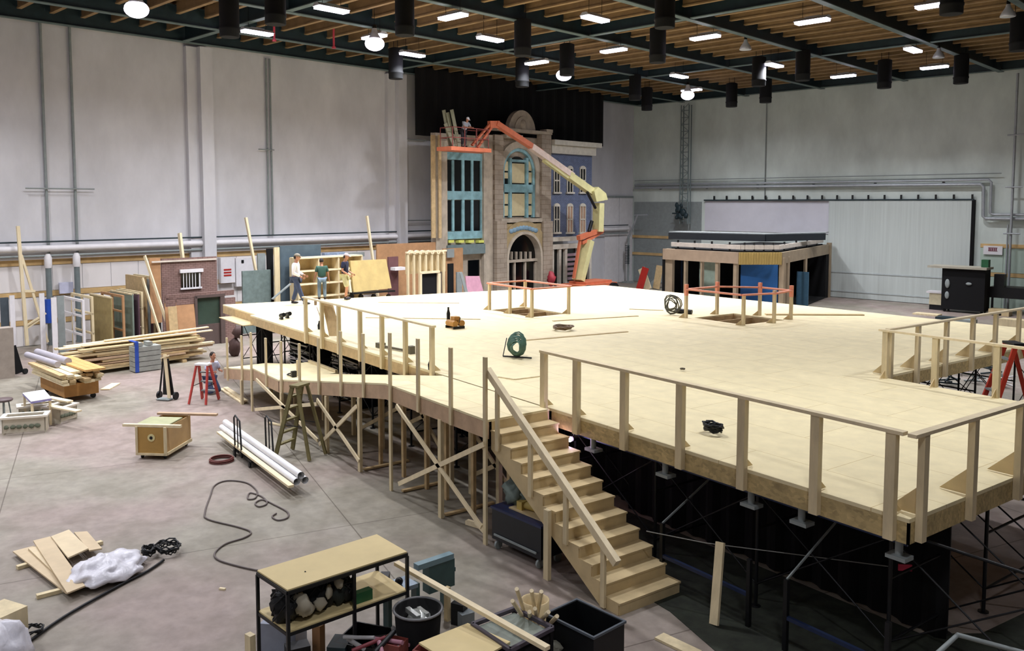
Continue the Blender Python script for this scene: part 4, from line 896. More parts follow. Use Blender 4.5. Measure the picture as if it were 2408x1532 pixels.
# ============================================================ PEOPLE
def skin_mesh(nodes, edges, rad, roots):
    me = bpy.data.meshes.new('tmp'); bm = bmesh.new(); lay = bm.verts.layers.skin.verify(); V = [bm.verts.new(v) for v in nodes]
    for a, b in edges: bm.edges.new((V[a], V[b]))
    for i, v in enumerate(V):
        r = rad[i]; v[lay].radius = (r if isinstance(r, tuple) else (r, r)); v[lay].use_root = i in roots
    bm.to_mesh(me); bm.free()
    o = bpy.data.objects.new('tmp', me); COL.objects.link(o)
    s = o.modifiers.new('s', 'SKIN'); s.use_smooth_shade = True
    d = o.modifiers.new('d', 'SUBSURF'); d.levels = 2; d.render_levels = 2
    dg = bpy.context.evaluated_depsgraph_get(); res = bpy.data.meshes.new_from_object(o.evaluated_get(dg))
    bpy.data.objects.remove(o); return res
def person(label, loc, rz, J, shirt, pants, shoes, hair, sleeve='short', shorts=False, cap=None, group=None):
    t = thing('person', label, 'person', loc, rz, group)
    def V(k, s=1): x, y, z = J[k]; return (x * s, y, z) if not isinstance(s, str) else J[k + s]
    def jj(k, sd):
        if k + sd in J: return J[k + sd]
        x, y, z = J[k]; return (x * (1 if sd == 'R' else -1), y, z)
    def lerp(a, b, f): return tuple(a[i] + (b[i] - a[i]) * f for i in range(3))
    nodes, edges, rad, roots = [], [], [], []
    def nd(p, r, par=None):
        nodes.append(p); rad.append(r)
        if par is None: roots.append(len(nodes) - 1)
        else: edges.append((par, len(nodes) - 1))
        return len(nodes) - 1
    pel = nd(J['pelvis'], (.15, .11)); wa = nd(lerp(J['pelvis'], J['chest'], .5), (.13, .1), pel); ch = nd(J['chest'], (.15, .11), wa); nk = nd(J['neck'], .055, ch); nd(J['head'], .07, nk)
    for sd in 'RL':
        s = nd(jj('shoulder', sd), .055, ch); e = nd(jj('elbow', sd), .04, s); w_ = nd(jj('wrist', sd), .026, e)
        wr = Vector(jj('wrist', sd)); el = Vector(jj('elbow', sd)); dr = (wr - el).normalized(); pm = wr + dr * .06; nd(tuple(pm), .034, w_)
        sidev = dr.cross(Vector((1, 0, 0))); sidev = sidev.normalized() if sidev.length > .1 else Vector((0, 1, 0))
        for q in range(4):
            b0 = wr + dr * .07 + sidev * (.026 - .017 * q); b1 = b0 + dr * (.05, .058, .054, .042)[q]; b2 = b1 + (dr * .6 + Vector((0, .5, -.2))).normalized() * .03
            a = nd(tuple(b0), .009, None); b_ = nd(tuple(b1), .0085, a); nd(tuple(b2), .007, b_)
        a = nd(tuple(wr + dr * .02 + sidev * .03), .011, None); nd(tuple(wr + dr * .07 + sidev * .065), .009, a)
        h_ = nd(jj('hip', sd), .085, pel); k = nd(jj('knee', sd), .058, h_); an = nd(jj('ankle', sd), .038, k); nd(jj('toe', sd), .035, an)
    me = skin_mesh(nodes, edges, rad, roots)
    hd = MB().use(SKIN); hx, hy, hz = J['head']; hr = J.get('face', 0)
    Mh = Matrix.Translation((hx, hy, hz + .06)) @ Matrix.Rotation(hr, 4, 'Z') @ Matrix.Rotation(J.get('nod', 0), 4, 'X')
    hd.M = Mh; hd.ball((0, 0, 0), .1, 10, (.78, .95, 1.2)); hd.ball((0, .04, -.06), .06, 6, (.8, .9, .8)); hd.cyl((0, .088, .02), (0, .118, -.02), .012, 6, .016); hd.ball((.08, 0, 0), .028, 5, (.4, .8, 1.1)); hd.ball((-.08, 0, 0), .028, 5, (.4, .8, 1.1))
    hd.use(M('eye_dark', '20160f', .4)); hd.ball((.03, .086, .02), .012, 4); hd.ball((-.03, .086, .02), .012, 4); hd.use(M('lip', '8a4a40', .6)); hd.box(-.022, .022, .083, .097, -.055, -.045)
    bm = bmesh.new(); bm.from_mesh(me)
    for m_ in (SKIN, MATS['eye_dark'], MATS['lip']): me.materials.append(m_) if m_.name not in me.materials else None
    o = hd; base = len(bm.verts); vs = [bm.verts.new(v) for v in o.v]
    for f, mi in zip(o.f, o.mi):
        try: ff = bm.faces.new([vs[i] for i in f]); ff.material_index = mi; ff.smooth = True
        except ValueError: pass
    me2 = bpy.data.meshes.new('body'); bm.to_mesh(me2); bm.free()
    for m_ in (SKIN, MATS['eye_dark'], MATS['lip']): me2.materials.append(m_)
    ob = bpy.data.objects.new('body', me2); COL.objects.link(ob); ob.parent = t
    def cloth(name, nodes, edges, rad, mat):
        me = skin_mesh(nodes, edges, rad, [0]); me.materials.clear(); me.materials.append(mat); me.name = name
        c = bpy.data.objects.new(name, me); COL.objects.link(c); c.parent = t
    # shirt
    N = [lerp(J['pelvis'], J['chest'], .02), lerp(J['pelvis'], J['chest'], .5), J['chest'], lerp(J['chest'], J['neck'], .75)]; Rr = [(.19, .145), (.17, .135), (.19, .14), .075]; Ee = [(0, 1), (1, 2), (2, 3)]
    for sd in 'RL':
        s = jj('shoulder', sd); e = jj('elbow', sd); w_ = jj('wrist', sd); i = len(N)
        N.append(s); Rr.append(.08); Ee.append((2, i))
        if sleeve == 'short': N.append(lerp(s, e, .75)); Rr.append(.07); Ee.append((i, i + 1))
        else: N += [e, lerp(e, w_, .92)]; Rr += [.062, .045]; Ee += [(i, i + 1), (i + 1, i + 2)]
    cloth('shirt', N, Ee, Rr, shirt)
    N = [J['pelvis']]; Rr = [(.17, .13)]; Ee = []
    for sd in 'RL':
        i = len(N); h_ = jj('hip', sd); k = jj('knee', sd); an = jj('ankle', sd)
        N.append(h_); Rr.append(.105); Ee.append((0, i))
        if shorts: N.append(lerp(h_, k, 1.02)); Rr.append(.095); Ee.append((i, i + 1))
        else: N += [k, lerp(k, an, .92)]; Rr += [.078, .068]; Ee += [(i, i + 1), (i + 1, i + 2)]
    cloth('trousers' if not shorts else 'shorts', N, Ee, Rr, pants)
    for sd in 'RL':
        a = Vector(jj('ankle', sd)); b = Vector(jj('toe', sd)); m = MB(); m.use(shoes); f = b - a; L_ = WM[t.name]
        m.M = L_; c = a.lerp(b, .45); m.ball((c.x, c.y, max(.05, c.z - .01)), .05, 6, (.95, 2.5, .95)).cyl((a.x, a.y, .03), (a.x, a.y, a.z + .04), .048, 8); m.build('shoe', t)
    m = MB(L_ @ Mh)
    if cap:
        m.use(cap).ball((0, -.005, .045), .107, 8, (.82, .98, .85), lo=-.1); m.prism([(-.06, .07, .04), (.06, .07, .04), (.045, .17, .03), (-.045, .17, .03)], (0, 0, .012)); m.build('cap', t)
        m = MB(L_ @ Mh).use(hair); m.ball((0, -.03, -.01), .1, 7, (.82, .85, .8)); m.build('hair', t)
    else:
        m.use(hair); m.ball((0, -.022, .03), .106, 8, (.84, .95, 1.05)); m.build('hair', t)
    return t
DEN = M('blue_denim', '3b4664', .85, .2, 8); DENL = M('light_denim', '7a90a0', .85, .15, 8); WSH = M('white_shirt', 'e8e6ec', .8, .06, 4); GSH = M('green_tshirt', '35584e', .85, .1, 4); NSH = M('navy_tshirt', '141c3c', .85, .1, 4); KHA = M('khaki_cloth', 'b9b48e', .85, .1, 5)
BSHOE = M('dark_shoe', '1c1c26', .6); HAIR = M('dark_hair', '2a1f18', .8); CAPG = M('grey_cap', '8c8578', .8); CAPP = M('pale_cap', 'b8aab0', .8)
base = dict(pelvis=(0, 0, .95), chest=(0, .0, 1.3), neck=(0, .01, 1.49), head=(0, .03, 1.6), shoulder=(.19, 0, 1.42), elbow=(.25, -.02, 1.13), wrist=(.24, .14, .93), hip=(.1, 0, .9), knee=(.11, .03, .5), ankle=(.12, 0, .1), toe=(.13, .15, .04))
def cam_yaw(p): return math.atan2(-p.x, p.y) + pi   # facing the camera
p = F(697, 717, H)
fy = cam_yaw(p)
PW = person('person in white long sleeve shirt, dark jeans and grey cap standing on platform', p, fy + 1.35, dict(base, kneeR=(.12, .14, .5), ankleR=(.12, .28, .1), toeR=(.12, .44, .04), kneeL=(-.11, -.02, .5), ankleL=(-.12, -.14, .1), toeL=(-.12, 0, .04), wristR=(.2, .2, 1.0), wristL=(-.18, .22, 1.02), head=(0, .05, 1.6), nod=-.15), WSH, DEN, BSHOE, HAIR, 'long', cap=CAPG); PW.scale = (1.22, 1.18, 1.08)
p = pX(758, 694, -33.2); p = F(758, 702, H); p = Vector((-32.9, 14.6, 1.62))
d = ray(757, 660); tt = (-33.4) / d.x; p = EYE + d * tt
# stands on a low riser just beyond the platform's left edge
PB_ = Vector((p.x, p.y, 1.98))
person('person seen from behind in green shirt, light jeans and tool pouch', PB_, fy + pi + .1, dict(base, wristR=(.3, .06, .9), wristL=(-.3, .06, .9), head=(0, .06, 1.59), nod=-.35), GSH, DENL, BSHOE, HAIR, 'short')
o = tag(MB(Matrix.Translation(PB_) @ Matrix.Rotation(.1, 4, 'Z')).use(PLYW).box(-.9, .9, -.5, .5, -.06, 0).use(LUMD).box(-.85, -.75, -.4, .4, -1.98, -.06).box(.75, .85, -.4, .4, -1.98, -.06).box(-.05, .05, -.4, .4, -1.98, -.06).build('work_riser'), 'low wooden work riser beyond the platform under the person in green', 'riser')
p = F(812, 706, H)
PN = person('person in navy shirt, khaki shorts and pale cap carrying a tool', p, fy + 1.2, dict(base, kneeR=(.11, .1, .5), ankleR=(.12, .04, .1), toeR=(.12, .2, .04), wristR=(.24, .24, .98), wristL=(-.22, .2, 1.0), head=(0, .06, 1.59), nod=-.2), NSH, KHA, BSHOE, HAIR, 'short', True, cap=CAPP); PN.scale = (1.06, 1.06, 1.04)

pb_ = BM @ (L(1090, 348) + Vector((0, 0, .01)))
person('person in white cap and dark clothes leaning in the lift basket', pb_, cam_yaw(pb_) + .8, dict(base, chest=(0, .14, 1.24), neck=(0, .24, 1.4), head=(0, .32, 1.47), shoulder=(.19, .2, 1.34), elbow=(.27, .32, 1.1), wrist=(.2, .5, 1.08), nod=-.5), M('grey_white_top', '9aa0aa', .8), M('dark_trousers', '23242c', .8), BSHOE, HAIR, 'short', cap=WSH)

# ============================================================ THINGS ON THE PLATFORM
def coil(label, c, R, r, n, mat, upright=False, rz=0, squash=1, jitter=.04, turns=6, name='cable_coil', cat='cable coil', group=None, z=.02):
    m = MB(Matrix.Translation(Vector(c)) @ Matrix.Rotation(rz, 4, 'Z')).use(mat)
    for k in range(turns):
        pts = []; ph = random.random() * 6
        for i in range(n):
            a = 2 * pi * i / n; q = R * (.72 + .28 * random.random() * (k / turns) + .06 * sin(3 * a + ph))
            if upright: q = R * (.4 + .6 * (k + .5 * random.random()) / turns + .05 * sin(3 * a + ph)); pts.append((q * cos(a) * squash, (k - turns / 2) * r * 1.8 + jitter * sin(a * 2 + ph), R + q * sin(a)))
            else: pts.append((q * cos(a), q * sin(a) * squash, z + r + k * r * .8 + abs(jitter * sin(2 * a + ph)) * .5))
        m.tube(pts, r, 5, closed=True)
    return tag(m.build(name), label, cat, group)
GRN = M('green_hose', '4a6a5c', .6, .2, 5); BRH = M('brown_hose', '7a6650', .6); HOSE = M('grey_hose', '5f5552', .5, .1, 4); REDH = M('maroon_hose', '6e3a34', .5)
p = F(1215, 843, H); coil('upright coil of green cable standing on the platform', p, .31, .018, 14, GRN, True, .9, .75, turns=16)
m = MB().use(BLK); p0 = p + Vector((.1, -.15, .03)); m.cyl(p - Vector((.3, .2, -.03)), p + Vector((.32, .22, .03)), .02, 6).cyl(p - Vector((.3, .2, -.03)), p - Vector((.42, .0, -.45)), .012, 5); tag(m.build('reel_stand'), 'thin metal stand at the foot of the green cable coil', 'stand')
coil('flat brown hose coil lying on the platform', F(1323, 777, H), .34, .022, 16, BRH, turns=5)
coil('upright grey cable coil near the six sided hatch', F(1580, 741, H), .36, .02, 14, GREY if False else M('dark_grey_cable', '55564e', .6), True, .5, .9, turns=6)
m = MB(Matrix.Translation(F(1607, 738, H))).use(BLK); m.cyl((-.2, -.1, .1), (.3, .1, .08), .08, 8).box(-.3, -.1, -.1, .05, 0, .16).box(.1, .18, -.02, .1, 0, .1); tag(m.build('power_tool'), 'black power tool lying beside the upright grey coil', 'tool')
coil('heap of black cable on the near part of the platform', F(1676, 1022, H), .22, .018, 12, BLK, squash=.6, turns=8, jitter=.1)
coil('tiny dark cord lying alone on the platform', F(1605, 873, H), .07, .012, 8, M('dark_cord', '5a5240', .7), turns=2)
p = F(1070, 772, H); t = thing('air_compressor', 'small orange air compressor with black bottle on the platform', 'air compressor', p)
T = MB(Matrix.Translation(p)).use(M('amber_tank', 'b4813c', .5, .2)); T.cyl((-.2, .12, .16), (.22, .12, .16), .1, 12).cyl((-.2, -.12, .16), (.22, -.12, .16), .1, 12).box(-.1, .12, -.1, .1, .24, .36).build('tank', t)
T = MB(Matrix.Translation(p)).use(BLK); T.lathe([(.05, 0), (.06, .3), (.03, .42), (.03, .5)], (-.3, -.05, .12), 10).box(-.24, -.2, -.2, .2, 0, .08).box(.2, .24, -.2, .2, 0, .08).cyl((.25, 0, .2), (.3, 0, .36), .015, 5).build('motor', t)
for x, y, lab in ((663, 752, 'black nail gun on the far left of platform, left of a pair'), (677, 749, 'black nail gun on the far left of platform, right of a pair')):
    p = F(x, y, H); m = MB(Matrix.Translation(p)).use(BLK); m.cyl((-.1, 0, .12), (.14, .02, .17), .07, 8).box(-.02, .05, -.03, .03, 0, .12).box(-.14, .02, -.04, .04, 0, .05); tag(m.build('nail_gun'), lab, 'tool')
for x, y, lab, cm in ((742, 718, 'small brown tool beside the person in white', BRH), (751, 775, 'small black item near the leaning brown board', BLK), (1012, 870, 'small dark bottle beside the left guardrail end post', BLK), (1458, 975, 'small dark clamp on the second bay of the near guardrail', BLK)):
    if x == 1458: continue
    p = F(x, y, H); m = MB(Matrix.Translation(p)).use(cm); m.lathe([(.05, 0), (.06, .12), (.03, .2), (.02, .26)], (0, 0, 0), 8); tag(m.build('hand_tool'), lab, 'tool')
# tools along the left guardrail
m = MB().use(M('rail_tool', '5b5646', .6)); p, q = F(895, 818, H), F(968, 832, H); m.bar(p + Vector((0, 0, .05)), q + Vector((0, 0, .05)), .06, .05).box(q.x - .05, q.x + .1, q.y - .1, q.y + .05, H, H + .2).box(p.x - .1, p.x + .1, p.y - .1, p.y + .1, H, H + .13); tag(m.build('bar_clamp'), 'long bar clamp lying behind the left guardrail', 'clamp')
# sheets leaning on the left guardrail
b1, b2 = F(762, 790, H), F(796, 793, H); t1 = F(757, 712, H); 
bb = Vector((-22.05, 9.9, H)); m = MB().use(LUMD); m.prism([pY(757, 712, 9.86), pY(778, 712, 9.86), pY(800, 791, 9.86), pY(774, 791, 9.86)], (0, .05, 0)); tag(m.build('plywood_sheet'), 'brown board leaning upright inside the left guardrail', 'board')
# hose loop on deck left
m = MB().use(BRH); m.tube([F(745, 722, H + .02), F(753, 745, H + .02), F(760, 765, H + .02), F(766, 790, H + .02)], .012, 5); tag(m.build('hose'), 'thin hose trailing over the platform beside the leaning board', 'hose')
# things on the landing
p = F(690, 884, 1.28); m = MB(Matrix.Translation(p)).use(BLK); m.tube([(-.2, .1, .03), (-.22, -.05, .03), (-.1, -.14, .03), (.12, -.1, .03)], .02, 5).box(.1, .2, -.12, .02, 0, .16).use(LUM).box(-.04, .04, .1, .18, .0, .42); tag(m.build('power_tool'), 'black tool and cord lying on the walkway landing', 'tool')

# ============================================================ LEFT WALL CLUTTER
def flatpanel(name, label, x0, x1, yt, D, mat, t=.08, z0=0, cat='scenery flat', parent=None, yb=None, lean=0):
    m = MB(BM).use(mat); ym = yt + 20
    q0, q1 = pA(x0, ym, D)[0], pA(x1, ym, D)[0]; z1 = pA((x0 + x1) / 2, yt, D)[1]
    if yb: z0 = pA((x0 + x1) / 2, yb, D)[1]
    m.prism([(-D, q0, z0), (-D, q1, z0), (-D - lean, q1, z1), (-D - lean, q0, z1)], (t, 0, 0))
    o = m.build(name, parent)
    return (tag(o, label, cat) if not parent else o), q0, q1, z0, z1
# brick flat with window
D = 36.2
t = thing('brick_flat', 'mauve brick scenery flat with small barred window', 'scenery flat', bl((-D, 18.5, 0)))
_, q0, q1, z0, z1 = flatpanel('panel', '', 378, 508, 606, D, BRICK, parent=t)
m = MB(BM).use(PLYB); wallbox(m, 352, 378, 607, 760, D, .06); m.build('plain_panel', t)
m = MB(BM).use(DARKG); wallbox(m, 426, 472, 642, 678, D + -.1, .02); m.build('window', t)
m = MB(BM).use(WHITE); wallbox(m, 422, 476, 633, 641, D - .1, .1); wallbox(m, 424, 474, 676, 680, D - .1, .06); wallbox(m, 467, 470, 642, 678, D - .1, .06)
for x in (430, 437, 444, 451, 458): wallbox(m, x, x + 1.5, 642, 677, D - .1, .05)
m.build('window_bars', t)
m = MB(BM).use(M('pale_batten', 'd8cdbf', .7)); wallbox(m, 356, 508, 611, 615, D - .1, .05); m.build('top_batten', t)
D = 34.6
t = thing('brick_flat', 'lower mauve brick flat with dark framed glass door', 'scenery flat', bl((-D, 12, 0)))
m = MB(BM).use(BRICK); wallbox(m, 388, 548, 688, 700, D, .1); wallbox(m, 388, 412, 700, 812, D, .1); wallbox(m, 525, 552, 700, 812, D, .1); wallbox(m, 412, 460, 700, 716, D, .1); m.build('panel', t)
m = MB(BM).use(M('brown_door_frame', '5b4c48', .6)); wallbox(m, 456, 462, 697, 812, D, .14); wallbox(m, 516, 526, 697, 812, D, .14); wallbox(m, 456, 526, 693, 699, D, .14); wallbox(m, 462, 516, 762, 812, D, .06); m.build('door_frame', t)
m = MB(BM).use(M('greenish_glass', '3c4c42', .2, .25, 1)); wallbox(m, 462, 516, 699, 762, D, .04); m.build('door_glass', t)
D = 34.3
flatpanel('plywood_sheet', 'tan plywood sheet leaning on the lower brick flat', 393, 462, 712, D, PLYB, .03, cat='plywood sheet', lean=.25)
flatpanel('plywood_sheet', 'narrow brown sheet beside the tan leaning sheet', 400, 420, 722, D - .2, LUMD, .03, cat='plywood sheet', lean=.2)
for xa, ya, xb, yb_, lab in ((335, 655, 371, 768, 'shorter plank leaning left of the brick flat'), (340, 602, 395, 768, 'longer plank leaning left of the brick flat')):
    D1, D2 = 36.0, 34.6; q, z = pA(xa, ya, D1); q2, z2 = pA(xb, yb_, D2); d_ = (Vector((-D2, q2, z2)) - Vector((-D1, q, z))); e_ = Vector((-D1, q, z)) + d_ * (z / (z - z2)) if z2 > .05 else Vector((-D2, q2, 0.05))
    tag(MB(BM).use(LUM2).bar((-D1, q, z), e_, .05, .14).build('plank'), lab, 'plank')
m = MB(BM).use(BRICK); q0 = pA(340, 700, 36.6)[0]; q1 = pA(378, 700, 36.6)[0]
t = thing('stacked_flats', 'row of dark flats on edge between plank and brick flat', 'scenery flats', bl((-36.6, q0, 0)))
for i in range(6):
    q = q0 + (q1 - q0) * (i + .5) / 6; MB(BM).use([LUMD, GREY, M('plum_panel', '5e4650', .7), LUM, PLYB, GREY][i]).box(-38.6, -36.6, q - .05, q + .05, 0, 2.9 - .1 * (i % 3)).build('panel', t)
# storage rack of flats, standing on edge square to the wall
rk = [(196, 706, WHITE, 'white', 1), (217, 698, LUM, 'pale wood framed', 1), (262, 700, M('olive_panel', '9c8a5a', .7, .15), 'olive plywood', 0), (290, 695, PLYB, 'brown framed', 1), (312, 692, M('grey_green_panel', '7d8c80', .7), 'grey green', 0), (326, 690, M('plum_panel', '5e4650', .7), 'plum coloured', 0), (334, 687, LUM, 'rightmost pale framed', 1)]
for x, y, mt, nm, fr in rk:
    D = 35.6; q, z = pA(x, y, D)
    t = thing('scenery_flat', nm + ' scenery flat stored on edge by the left wall', 'scenery flat', bl((-D, q, 0)), 0, 'flats stored on edge by the left wall')
    if fr:
        m = MB(BM).use(mt); a0_, a1_ = -D - 2.3, -D
        m.box(a0_, a1_, q - .04, q + .04, 0, .1).box(a0_, a1_, q - .04, q + .04, z - .1, z).box(a0_, a0_ + .1, q - .04, q + .04, .1, z - .1).box(a1_ - .1, a1_, q - .04, q + .04, .1, z - .1).box((a0_ + a1_) / 2 - .04, (a0_ + a1_) / 2 + .04, q - .03, q + .03, .1, z - .1)
        for zz in (z * .36, z * .7): m.box(a0_, a1_, q - .03, q + .03, zz - .04, zz + .04)
        m.build('frame', t)
    else: MB(BM).use(mt).box(-D - 2.3, -D, q - .03, q + .03, 0, z).build('panel', t); MB(BM).use(LUM).box(-D - 2.3, -D, q - .04, q + .04, z - .05, z + .01).build('edge_strip', t)
# tall timber tripod at far left
Q = FB(62, 815); D = min(-Q.x, 38.7)
def PD(x, y, dd=0): q, z = pA(x, y, D + dd); return Vector((-D - dd, q, max(z, .02)))
t = thing('timber_brace', 'tall pale timber A shaped brace standing by the left wall', 'timber brace', bl((-D, Q.y, 0)))
MB(BM).use(LUM2).bar(PD(42, 532), PD(64, 813), .12, .12, (1, 0, 0)).build('upright', t); MB(BM).use(LUM2).bar(PD(50, 600), PD(112, 805), .09, .1, (1, 0, 0)).build('brace', t)
m = MB(BM).use(LUM2).bar(PD(56, 685), PD(82, 685), .09, .14, (1, 0, 0)).bar(PD(64, 765), PD(108, 737), .06, .1, (1, 0, 0)).bar(PD(64, 772), PD(100, 748), .06, .06, (1, 0, 0)); m.build('cross_piece', t)
p = FB(118, 830); q_, z_ = pA(113, 732, 39.05); tag(MB(BM).use(M('blue_roll', '2450b0', .5)).cyl((-39.02, q_, z_ - .5), (-39.02, q_, z_ + .5), .14, 12).build('blue_roll'), 'bright blue roll hanging on the left capped post', 'roll')
for x0, x1, yt, D, mt, lab in ((120, 132, 700, 36.0, WHITE, 'narrow white panel behind the blue roll'), (134, 150, 696, 36.2, GREY, 'narrow grey panel left of the white flat'), (92, 104, 690, 36.8, WHITE, 'narrow white door panel behind the timber brace'), (0, 20, 700, 37.5, M('slate_door', '4a545c', .5), 'dark doorway at the far left edge'), (22, 34, 695, 37.3, WHITE, 'white door jamb at the far left edge')):
    flatpanel('panel', lab, x0, x1, yt, D, mt, .05, cat='panel')
# light grey cabinet at far left edge
q0 = FB(36, 888); t = thing('steel_cabinet', 'tan cabinet with pale slots at the left edge', 'cabinet', bl((q0.x, q0.y, 0)))
m = MB(BM).use(M('cabinet_tan', '9c9186', .7)); m.box(q0.x - .5, q0.x, q0.y - 1.3, q0.y, 0, 1.75); m.build('body', t)
m = MB(BM).use(WHITE)
for i in range(4): m.box(q0.x, q0.x + .02, q0.y - .62, q0.y - .47, 1.0 + i * .18, 1.12 + i * .18)
m.build('slot_label', t)
p = F(45, 880); m = MB().use(BLK); m.bar(p + Vector((0, 0, .03)), p + Vector((-.1, -.2, 1.0)), .3, .05, (1, 0, 0)).cyl(p + Vector((.1, .15, .1)), p + Vector((.16, .2, .1)), .1, 10).cyl(p + Vector((-.1, -.1, .1)), p + Vector((-.04, -.05, .1)), .1, 10); tag(m.build('hand_truck'), 'small black hand truck beside the tan cabinet', 'hand truck')
# middle clutter behind the platform
mid_ = [
 (568, 634, 636, 36.4, M('slate_green_panel', '6f7f7c', .5, .2), 'grey green panel behind the far left platform corner', 'panel', 0),
 (604, 622, 596, 37.0, GREY, 'narrow grey panel behind the grey green panel', 'panel', 0),
 (626, 640, 585, 37.0, BLKM, 'narrow black panel at the left of the slate wall', 'panel', 0),
 (643, 655, 582, 36.0, LUM, 'pale timber post edge of the slate wall', 'panel', 0),
 (656, 752, 577, 36.2, M('slate_blue_flat', '4c5c66', .8, .2, 2), 'slate blue scenery wall behind the person in white', 'scenery flat', 0),
 (884, 1040, 572, 37.2, PLYB, 'long tan plywood flat behind the lattice arch', 'scenery flat', 0),
 (1040, 1086, 584, 36.8, PLYB, 'tan flat with a grey square left of teal windows', 'scenery flat', 0),
 (911, 934, 604, 36.2, M('maroon_panel', '6c484a', .7), 'maroon panel behind the plywood cart', 'panel', 0),
 (1052, 1064, 620, 36.0, BLKM, 'dark narrow panel right of the lattice arch', 'panel', 0),
 (1072, 1084, 640, 35.8, GREY, 'grey upright panel behind the pink sheet', 'panel', 0)]
for x0, x1, yt, D, mt, lab, cat, ln in mid_: flatpanel('scenery_flat' if 'flat' in cat else 'panel', lab, x0, x1, yt, D, mt, .1, cat=cat)
m = MB(BM).use(GREY); wallbox(m, 1050, 1066, 586, 606, 36.6, .08); tag(m.build('square_plate'), 'grey square plate on the tan flat by teal windows', 'plate')
m = MB(BM).use(WHITE); wallbox(m, 918, 942, 628, 635, 36.0, .4); tag(m.build('shelf_board'), 'short white shelf below the maroon panel', 'shelf')
m = MB(BM).use(M('blue_white_tarp', '8fa0b8', .6, .3, 6)); wallbox(m, 756, 804, 594, 608, 37.4, .3); tag(m.build('tarp_roll'), 'blue and white tarp roll behind the plywood shelves', 'tarp')
m = MB(BM).use(GREY); wallbox(m, 812, 852, 594, 604, 37.6, .2); tag(m.build('grey_beam'), 'grey beam lying on top behind the shelves', 'beam')
# plywood shelf unit
D = 35.0; t = thing('shelf_unit', 'wide open plywood shelf unit behind the three people', 'shelf unit', bl((-D, 26, 0)))
q0, q1 = pA(702, 650, D)[0], pA(852, 650, D)[0]; zt = pA(780, 604, D)[1]
m = MB(BM).use(PLYW); m.box(-D - .75, -D - .72, q0, q1, .3, zt); m.build('back_panel', t)
for f in (0, .31, .62, 1): MB(BM).use(LUM).box(-D - .72, -D, q0 + (q1 - q0) * f - .04, q0 + (q1 - q0) * f + .04, .2, zt).build('divider', t)
for i in range(6): zz = .35 + (zt - .35) * i / 5; MB(BM).use(LUM2).box(-D - .72, -D + .02, q0, q1, zz - .04, zz + .02).build('shelf', t)
# OSB panel cart
D = 33.6
t = thing('panel_cart', 'tilted plywood panel on a black wheeled cart behind the platform', 'panel cart', bl((-D, 27, 1.6)))
def PC(x, y, dx=0): q, z = pA(x, y, D + dx); return Vector((-D - dx, q, z))
m = MB(BM).use(M('golden_osb', 'b39c62', .7, .12, 2)); m.prism([PC(832, 688), PC(921, 678), PC(908, 610, .5), PC(824, 614, .5)], (-.12, 0, 0)); m.build('panel', t)
m = MB(BM).use(LUM); m.bar(PC(824, 690), PC(815, 616, .5), .1, .12, (1, 0, 0)); m.build('edge_frame', t)
zb_ = PC(870, 690).z
m = MB(BM).use(BLK); m.bar(PC(822, 690), PC(922, 684), .08, .5, (1, 0, 0)); m.build('cart_deck', t)
for x in (828, 850, 880, 915):
    q, z = pA(x, 692, D); MB(BM).use(BLK).cyl((-D - .1, q, z - .12), (-D + .0, q, z - .12), .12, 10).build('wheel', t)
q0, q1 = pA(820, 690, D)[0], pA(924, 690, D)[0]
tag(MB(BM).use(LUMD).box(-D - .8, -D + .4, q0 - .2, q1 + .2, zb_ - .36, zb_ - .28).box(-D - .7, -D - .6, q0, q0 + .1, 0, zb_ - .36).box(-D + .1, -D + .2, q1 - .1, q1, 0, zb_ - .36).box(-D - .7, -D - .6, q1 - .1, q1, 0, zb_ - .36).box(-D + .1, -D + .2, q0, q0 + .1, 0, zb_ - .36).build('work_riser'), 'wooden riser carrying the tilted plywood panel cart', 'riser')
# lattice arch flat
D = 34.4; t = thing('lattice_flat', 'pale wooden flat of upright slats with arched tops and dark opening', 'scenery flat', bl((-D, 31, 0)))
m = MB(BM).use(LUM)
for i in range(7):
    x = 957 + i * 14; q, zt = pA(x, 598, D); m.box(-D, -D + .12, q - .05, q + .05, (0 if i in (0, 1, 2, 6) else pA(x, 642, D)[1]), zt)
m.build('slat', t)
for i in range(6):
    q, z = pA(957 + i * 14, 598, D); q2, _ = pA(971 + i * 14, 598, D); c_ = (q + q2) / 2; r_ = (q2 - q) / 2
    m = MB(BM).use(LUM2); o_ = arc((c_, z), r_, 0, pi, 8); i_ = arc((c_, z), r_ * .6, 0, pi, 8)
    for k in range(8): yz(m, [o_[k], o_[k + 1], i_[k + 1], i_[k]], -D, .14)
    m.build('arch_top', t)
m = MB(BM).use(LUM2); wallbox(m, 953, 1047, 590, 594, D, .14); wallbox(m, 984, 1030, 638, 643, D, .16); wallbox(m, 984, 988, 643, 700, D, .16); wallbox(m, 1026, 1032, 643, 700, D, .16); m.build('frame_rail', t)
m = MB(BM).use(BLKM); wallbox(m, 988, 1026, 643, 720, D, .04); m.build('dark_opening', t)
m = MB(BM).use(PLYW); wallbox(m, 953, 1047, 596, 642, D + .15, .05); m.build('backing', t)
